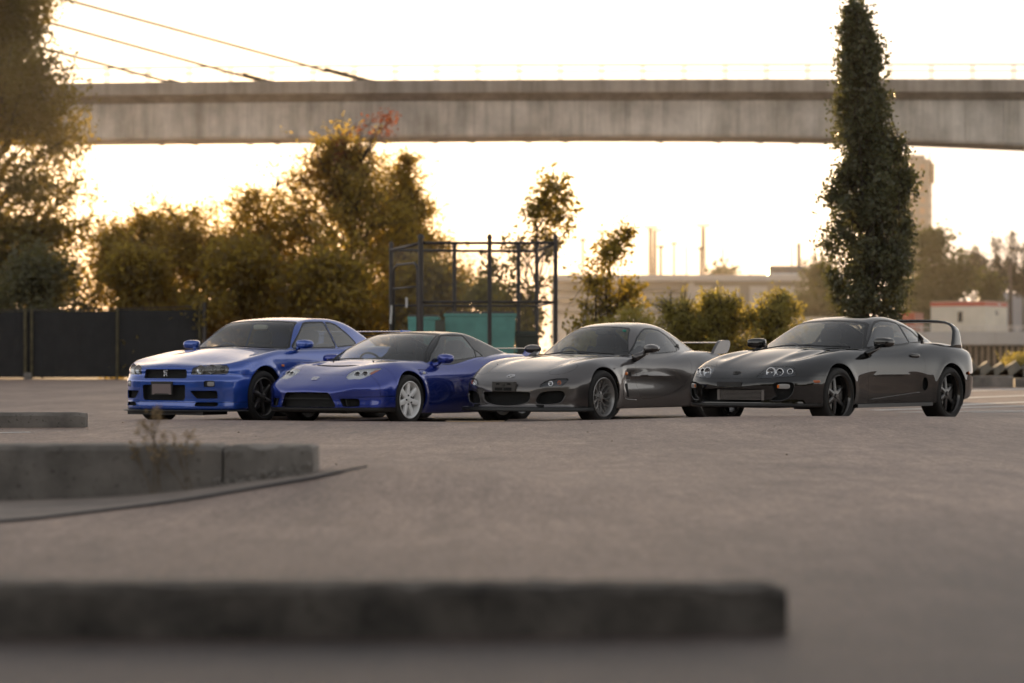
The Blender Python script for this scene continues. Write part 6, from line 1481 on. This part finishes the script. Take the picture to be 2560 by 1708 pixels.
def cabin_box(name, corner, wl, wr, rot, z0, h, wall, band, bandh, label, cat, win=(), text=None, textcol=None):
    """box seen over its near vertical edge: left face of length wl, right face of length wr"""
    t = empty(name, (corner[0], corner[1], z0), (0, 0, rot)); tag(t, label, cat)
    mb = MB(); mb.box((-wl/2, wr/2, (h - bandh)/2), (wl, wr, h - bandh)); mb.build('wall', wall, t)
    mb = MB(); mb.box((-wl/2, wr/2, h - bandh/2 + .003), (wl + .06, wr + .06, bandh)); mb.build('roof_band', band, t)
    mb = MB(); mb.box((-wl/2, wr/2, h + .04), (wl + .02, wr + .02, .06)); mb.build('roof', wall, t)
    k = 1
    while k*1.2 < wl: mb = MB(); mb.box((-k*1.2, -.012, (h - bandh)/2), (.04, .02, h - bandh - .1)); mb.build('wall_batten', wall, t); k += 1
    for face, u, z, w_, h_ in win:
        mb = MB(); c = (-u, -.03, z) if face == 'l' else (.03, u, z); mb.box(c, (w_, .05, h_) if face == 'l' else (.05, w_, h_)); f_ = mb.build('window', STEEL, t)
        mb = MB(); c = (-u, -.06, z) if face == 'l' else (.06, u, z); mb.box(c, (w_*.8, .02, h_*.86) if face == 'l' else (.02, w_*.8, h_*.86)); mb.build('pane', M['gloss_black'], f_)
    if text:
        cu = bpy.data.curves.new('lettering', 'FONT'); cu.body = text; cu.size = bandh*.85; cu.extrude = .01; cu.align_x = 'CENTER'; cu.align_y = 'CENTER'
        tmp = bpy.data.objects.new('tmp', cu); COL.objects.link(tmp); dg = bpy.context.evaluated_depsgraph_get(); me = bpy.data.meshes.new_from_object(tmp.evaluated_get(dg)); bpy.data.objects.remove(tmp)
        me.materials.clear(); me.materials.append(WHITE); o = link('lettering', me, t); o.location = (.045, wr*.62, h - bandh/2); o.rotation_euler = (R(90), 0, R(90))
    return t
WALLW = mat('cream_trailer_wall', (.58, .53, .44), .6, noise=(.6, .08)); BAND = mat('red_trailer_band', (.42, .06, .035), .5); RED = mat('red_container_wall', (.36, .055, .032), .55, noise=(1, .12)); ORG = mat('orange_container_wall', (.45, .13, .06), .55)
Yt = 262; c = at(2464, 0, Yt); cabin_box('office_trailer', c, 124*Yt/6044/math.cos(.55), 82*Yt/6044/math.sin(.55)*.98, -.55, zt_, (829 - 751)*Yt/6044, WALLW, BAND, 11*Yt/6044, 'cream site trailer with a red roof band on the dock', 'trailer', (('l', 2.9, 1.75, .55, 1.15), ('r', 3.4, 2.2, .7, .5)), 'Trailers')
c = at(2287, 0, 266); cabin_box('container', c, 1.9, 7., -.3, zt_, (829 - 779)*266/6044, RED, RED, .12, 'red shipping container left of the cream site trailer', 'container')
c = at(2066, 0, 275); cabin_box('container', c, 3.2, 2.4, -.2, 3.2, 2.2, WALLW, WALLW, .2, 'pale container peeping out left of the columnar tree', 'container')
c = at(1652, 0, 180); cabin_box('container', c, 3.6, 2.5, .15, 0, 3.75, WALLW, WALLW, .2, 'long pale container half hidden behind the low bush', 'container')
Yb = 380; mb = MB(); x0, z0 = at(2480, 0, Yb)[0], 0; mb.box((x0 + 20, Yb + 6, 5.5), (40, 12, 11.)); o = mb.build('warehouse', mat('grey_blue_wall', (.34, .34, .36), .7, noise=(.1, .1)))
tag(o, 'long grey warehouse behind the far conifers', 'warehouse')

# ---------------------------------------------------------------- far abutment, traffic, masts, tower
Ya = 420; sA = Ya/6044
LT = concrete('pale_panel', (.47, .44, .41), .08, .05); DK = concrete('grey_rib', (.26, .235, .20), .1, .05)
ab = empty('abutment', (at(1760, 0, Ya)[0], Ya, 0)); tag(ab, 'grey road embankment wall with pale panels behind the bushes', 'retaining wall'); ax_ = ab.location.x
XA = lambda u: at(u, 0, Ya)[0] - ax_
ZA = lambda v: .79 + (896 - v)*sA
mb = MB(); mb.box(((XA(1715) + XA(2120))/2, 6, ZA(703)/2), (XA(2120) - XA(1715), 12, ZA(703))); mb.build('wall', DK, ab)
for a, b in ((1735, 1780), (1806, 1848), (1874, 1918), (1944, 1986), (2014, 2056)):
    mb = MB(); mb.box(((XA(a) + XA(b))/2, -.15, (ZA(716) + ZA(800))/2), (XA(b) - XA(a), .3, ZA(716) - ZA(800))); mb.build('panel', LT, ab)
mb = MB(); mb.box(((XA(1380) + XA(2120))/2, 5.5, ZA(703) + .5), (XA(2120) - XA(1380), 13.5, 1.1)); mb.build('parapet', LT, ab)
mb = MB(); mb.loft([[(XA(1380), y, 0), (XA(1700), y, 0), (XA(1715), y, ZA(703)), (XA(1380), y, ZA(703))] for y in (2., 12.)]); mb.build('side_wall', LT, ab)
for v0, v1, y in ((722, 729, .6), (745, 760, 1.2), (775, 783, .9)):
    mb = MB(); mb.loft([[(XA(1380), y, ZA(v1)), (XA(1696), y, ZA(v1)), (XA(1702), y, ZA(v0)), (XA(1380), y, ZA(v0))], [(XA(1380), 2., ZA(v1)), (XA(1696), 2., ZA(v1)), (XA(1702), 2., ZA(v0)), (XA(1380), 2., ZA(v0))]]); mb.build('ledge', DK, ab)
mb = MB(); mb.loft([[(XA(1695), y, 0), (XA(1735), y, 0), (XA(1735), y, ZA(706)), (XA(1722), y, ZA(706))] for y in (-.4, 2.)]); mb.build('wing_wall', LT, ab)
def far_car(u, Y, col, label, z, w=1.8, h=1.45, red=False):
    t = empty('car', (at(u, 0, Y)[0], Y, z)); tag(t, label, 'car', 'far traffic on the embankment')
    mb = MB(); mb.loft([[(-w/2, y, .25), (w/2, y, .25), (w/2*1.02, y, .62*k), (w/2*.96, y, .86*k), (-w/2*.96, y, .86*k), (-w/2*1.02, y, .62*k)] for y, k in ((-2.1, .92), (-1.9, 1), (2.0, 1), (2.2, .9))]); mb.build('body', col, t)
    mb = MB(); mb.loft([[(-w/2*.9, -1.1, .86), (w/2*.9, -1.1, .86), (w/2*.9, 1.5, .86), (-w/2*.9, 1.5, .86)], [(-w/2*.7, -.5, h), (w/2*.7, -.5, h), (w/2*.7, .9, h), (-w/2*.7, .9, h)]]); mb.build('cabin', M['gloss_black'], t)
    for sx in (-1, 1):
        for yy in (-1.3, 1.3): mb = MB(); mb.lathe([(0, -.1), (.31, -.1), (.31, .1), (0, .1)], 12, 'x', (sx*w*.46, yy, .31)); mb.build('wheel', M['rubber'], t, angle=40)
        mb = MB(); mb.box((sx*w*.36, -2.14, .68), (.3, .04, .14)); mb.build('tail_light', M['amber_dim'], t)
PC = [mat('far_car_' + c, v, .35, 0, .5) for c, v in (('white', (.6, .6, .6)), ('dark', (.03, .03, .035)), ('red', (.3, .03, .02)), ('silver', (.35, .35, .36)))]
zr_ = ZA(703) - .2
for u, k, lb in ((1612, 1, 'dark car on the embankment left of the twin masts'), (1665, 1, 'dark car on the embankment between the masts'), (1700, 3, 'silver car on the embankment right of the twin masts'), (1782, 0, 'white car on the embankment left of the skyline tree'), (1822, 2, 'red car on the embankment below the skyline tree'), (1850, 1, 'dark car on the embankment right of the skyline tree'), (1893, 1, 'dark car on the embankment left of the lorry')): far_car(u, Ya + 4, PC[k], lb, zr_)
t = empty('lorry', (at(1965, 0, Ya + 5)[0], Ya + 5, zr_)); tag(t, 'long dark lorry with a pale stripe on the embankment', 'lorry')
mb = MB(); mb.box((0, 0, 1.9), (6.4, 2.4, 2.2)); mb.build('box_body', PC[1], t); mb = MB(); mb.box((0, -1.23, 1.35), (5.6, .05, .7)); mb.build('stripe', PC[0], t)
for xx in (-2.4, 2.4): mb = MB(); mb.lathe([(0, -1.2), (.5, -1.2), (.5, 1.2), (0, 1.2)], 14, 'y', (xx, 0, .5)); mb.build('wheel', M['rubber'], t, angle=40)
MAST = mat('mast_steel', (.07, .05, .045), .6)
def lattice(u, top, bot, Y, wpx, label, arms=True):
    s_ = Y/6044; x = at(u, 0, Y)[0]; z1 = .79 + (896 - top)*s_; z0 = .79 + (896 - bot)*s_; w = wpx*s_/2; t = empty('light_mast', (x, Y, 0)); tag(t, label, 'mast', 'floodlight masts on the skyline')
    mb = MB(); wt = .62
    for sx in (-1, 1):
        for sy in (-1, 1): mb.tube([(sx*w*1.5, sy*w*1.5, 0), (sx*w, sy*w, z0), (sx*w*wt, sy*w*wt, z1)], .24, 5)
    n = int((z1 - z0)/(2.2*w)); zs = np.linspace(z0, z1, n + 1)
    for k in range(n):
        a = w*(1 - (1 - wt)*k/n); e = 1 if k % 2 else -1
        for sy in (-1, 1): mb.tube([(-a*e, sy*a, zs[k]), (a*e, sy*a, zs[k+1])], .15, 4); mb.tube([(-a, sy*a, zs[k]), (a, sy*a, zs[k])], .13, 4)
        for sx in (-1, 1): mb.tube([(sx*a, -a*e, zs[k]), (sx*a, a*e, zs[k+1])], .15, 4)
    mb.build('lattice', MAST, t)
    mb = MB(); mb.box((0, 0, z1 + .3), (34*s_, 1.2, .35)); 
    for k in range(6): mb.box(((k - 2.5)*6.2*s_, -.3, z1 + .9), (2.6*s_, .8, .8))
    mb.build('lamp_array', MAST, t)
lattice(1626, 572, 696, 720, 7, 'left one of the close pair of lattice masts'); lattice(1637, 580, 696, 735, 7, 'right one of the close pair of lattice masts'); lattice(1758, 568, 690, 700, 9, 'tall lattice mast standing alone right of the pair'); lattice(1506, 583, 700, 760, 6, 'lattice mast behind the shorter young tree')
def pole(u, top, Y, r_, label, head=True, bot=700):
    s_ = Y/6044; x = at(u, 0, Y)[0]; z1 = .79 + (896 - top)*s_; t = empty('light_pole', (x, Y, 0)); tag(t, label, 'pole', 'thin poles on the skyline')
    mb = MB(); mb.tube([(0, 0, 0), (0, 0, z1)], [r_*1.9, r_*1.3], 8); mb.build('pole', MAST, t, smooth=True)
    if head: mb = MB(); mb.box((0, 0, z1 + .3), (1.6, .8, .6)); mb.build('lamp_head', MAST, t)
for a in ((1457, 603, 600, .22, 'thin lamp pole left of the shorter young tree'), (1652, 620, 560, .24, 'thin lamp pole just right of the close pair of masts'), (1685, 612, 620, .2, 'thin lamp pole midway between the lattice masts'), (1716, 615, 640, .14, 'faint bare pole left of the lone lattice mast', False), (1752, 624, 600, .22, 'thin lamp pole touching the lone lattice mast'), (1807, 615, 650, .14, 'faint bare pole above the skyline tree', False), (1979, 615, 640, .13, 'faint bare pole above the lorry', False), (1997, 608, 500, .28, 'stout bare pole left of the columnar tree', False), (2036, 608, 640, .13, 'faint bare pole at the edge of the columnar tree', False), (2456, 640, 320, .16, 'grey pole before the far conifers', False), (2525, 660, 330, .14, 'grey pole right of the small light green tree', False)): pole(*a)
Yw = 900; sW = Yw/6044; TW = mat('tower_wall', (.165, .16, .165), .8, noise=(.05, .08)); TWIN = mat('tower_window', (.22, .15, .11), .35)
t = empty('tower_block', (at(2274, 0, Yw)[0], Yw, 0)); tag(t, 'grey high rise tower block behind the columnar tree', 'tower')
H_ = .79 + (896 - 401)*sW; wv = 60*sW; NS = 6; ang = [math.pi*2*k/NS + .2 for k in range(NS)]
mb = MB(); mb.loft([[(wv*math.cos(a), wv*math.sin(a), z) for a in ang] for z in (0, H_)]); mb.build('wall', TW, t)
mb = MB(); mb.box((0, 0, H_ + .8), (wv*1.1, wv*1.1, 1.6)); mb.build('plant_room', TW, t)
for xx in (.10, .78): mb = MB(); mb.tube([(wv*xx, -wv*.3, H_), (wv*xx, -wv*.3, H_ + 20*sW)], .28, 6); mb.build('aerial', MAST, t)
mb = MB(); mb.box((wv*.86, -wv*.40, H_*.93), (1.6, 1.6, H_*.10)); mb.build('roof_equipment', STEEL, t)
for fl in range(11):
    z = H_ - 3.2 - fl*27*sW
    for k in range(NS):
        a0, a1 = ang[k], ang[(k + 1) % NS]; p = np.array((wv*math.cos(a0), wv*math.sin(a0))); q = np.array((wv*math.cos(a1), wv*math.sin(a1))); d = (q - p)/np.linalg.norm(q - p); nn = np.array((d[1], -d[0]))
        if (p + q)[1] > 0 or z < 3: continue
        for fz in (.28, .72):
            c = p + (q - p)*fz + nn*.05; mb = MB(); hw, hh = 1.0, 1.1
            mb.loft([[(*(c - d*hw + nn*e), z - hh), (*(c + d*hw + nn*e), z - hh), (*(c + d*hw + nn*e), z + hh), (*(c - d*hw + nn*e), z + hh)] for e in (0, .12)]); mb.build('window', TWIN, t)
# bird
b_ = empty('bird', at(694, 466, 95.5)); tag(b_, 'dark bird perched above the olive tree', 'bird')
mb = MB(); k = 95.5/6044; mb.sellip((0, 0, 6*k), (4.5*k, 4*k, 8*k), 2.2, 14, 10, ry=.25); mb.sellip((1*k, -1*k, 13.5*k), (3*k, 3*k, 3*k), 2, 10, 8); mb.tube([(1*k, -3*k, 13.5*k), (2*k, -7*k, 13*k)], [1*k, .2*k], 5); mb.tube([(-1*k, 0, 1*k), (-5*k, 3*k, -8*k)], [2*k, .8*k], 6); mb.tube([(0, 0, 0), (1.5*k, 0, -40*k)], [.5*k, .4*k], 5); mb.build('body', mat('dark_feathers', (.02, .018, .016), .8), b_, smooth=True)
# unseen trees added: mirrored by the cars, raised behind camera to block low sky
r_ = np.random.default_rng(99); C = []
for k in range(70):
    f_ = k/69*230; x, y_ = (-48, 40 - f_) if f_ < 80 else (-48 + (f_ - 80), -42) if f_ < 175 else (47, -42 + (f_ - 175)); side_ = f_ < 80 or f_ > 175; h = (1.4 + 1.6*r_.random()) if side_ else 9 + 5*r_.random(); n = 420; p = r_.normal(size=(n, 3))*np.array((2.2, 2.2, h*.33)) + np.array((x + r_.normal(0, 1.5), y_ + r_.normal(0, 2), h*.5)); p[:, 2] = np.abs(p[:, 2]); C.append(p)
V, T = leaves(np.concatenate(C), 1.3, r_, .8); o = mesh_obj('unseen_treeline', V, T, LM['far']); tag(o, kind='stuff')

# ---------------------------------------------------------------- evening haze
hz = bpy.data.materials.new('evening_haze'); hz.use_nodes = True; n = hz.node_tree
for q in list(n.nodes):
    if q.type != 'OUTPUT_MATERIAL': n.nodes.remove(q)
pv = n.nodes.new('ShaderNodeVolumePrincipled'); pv.inputs['Color'].default_value = (.98, .90, .80, 1); pv.inputs['Density'].default_value = .00006; pv.inputs['Anisotropy'].default_value = .72
n.links.new(pv.outputs[0], n.nodes['Material Output'].inputs['Volume'])
mb = MB(); mb.box((0, 480, 62), (1400, 1300, 132)); o = mb.build('haze', hz); tag(o, kind='stuff')
for b in (build_r34, build_nsx, build_rx7, build_supra): b()
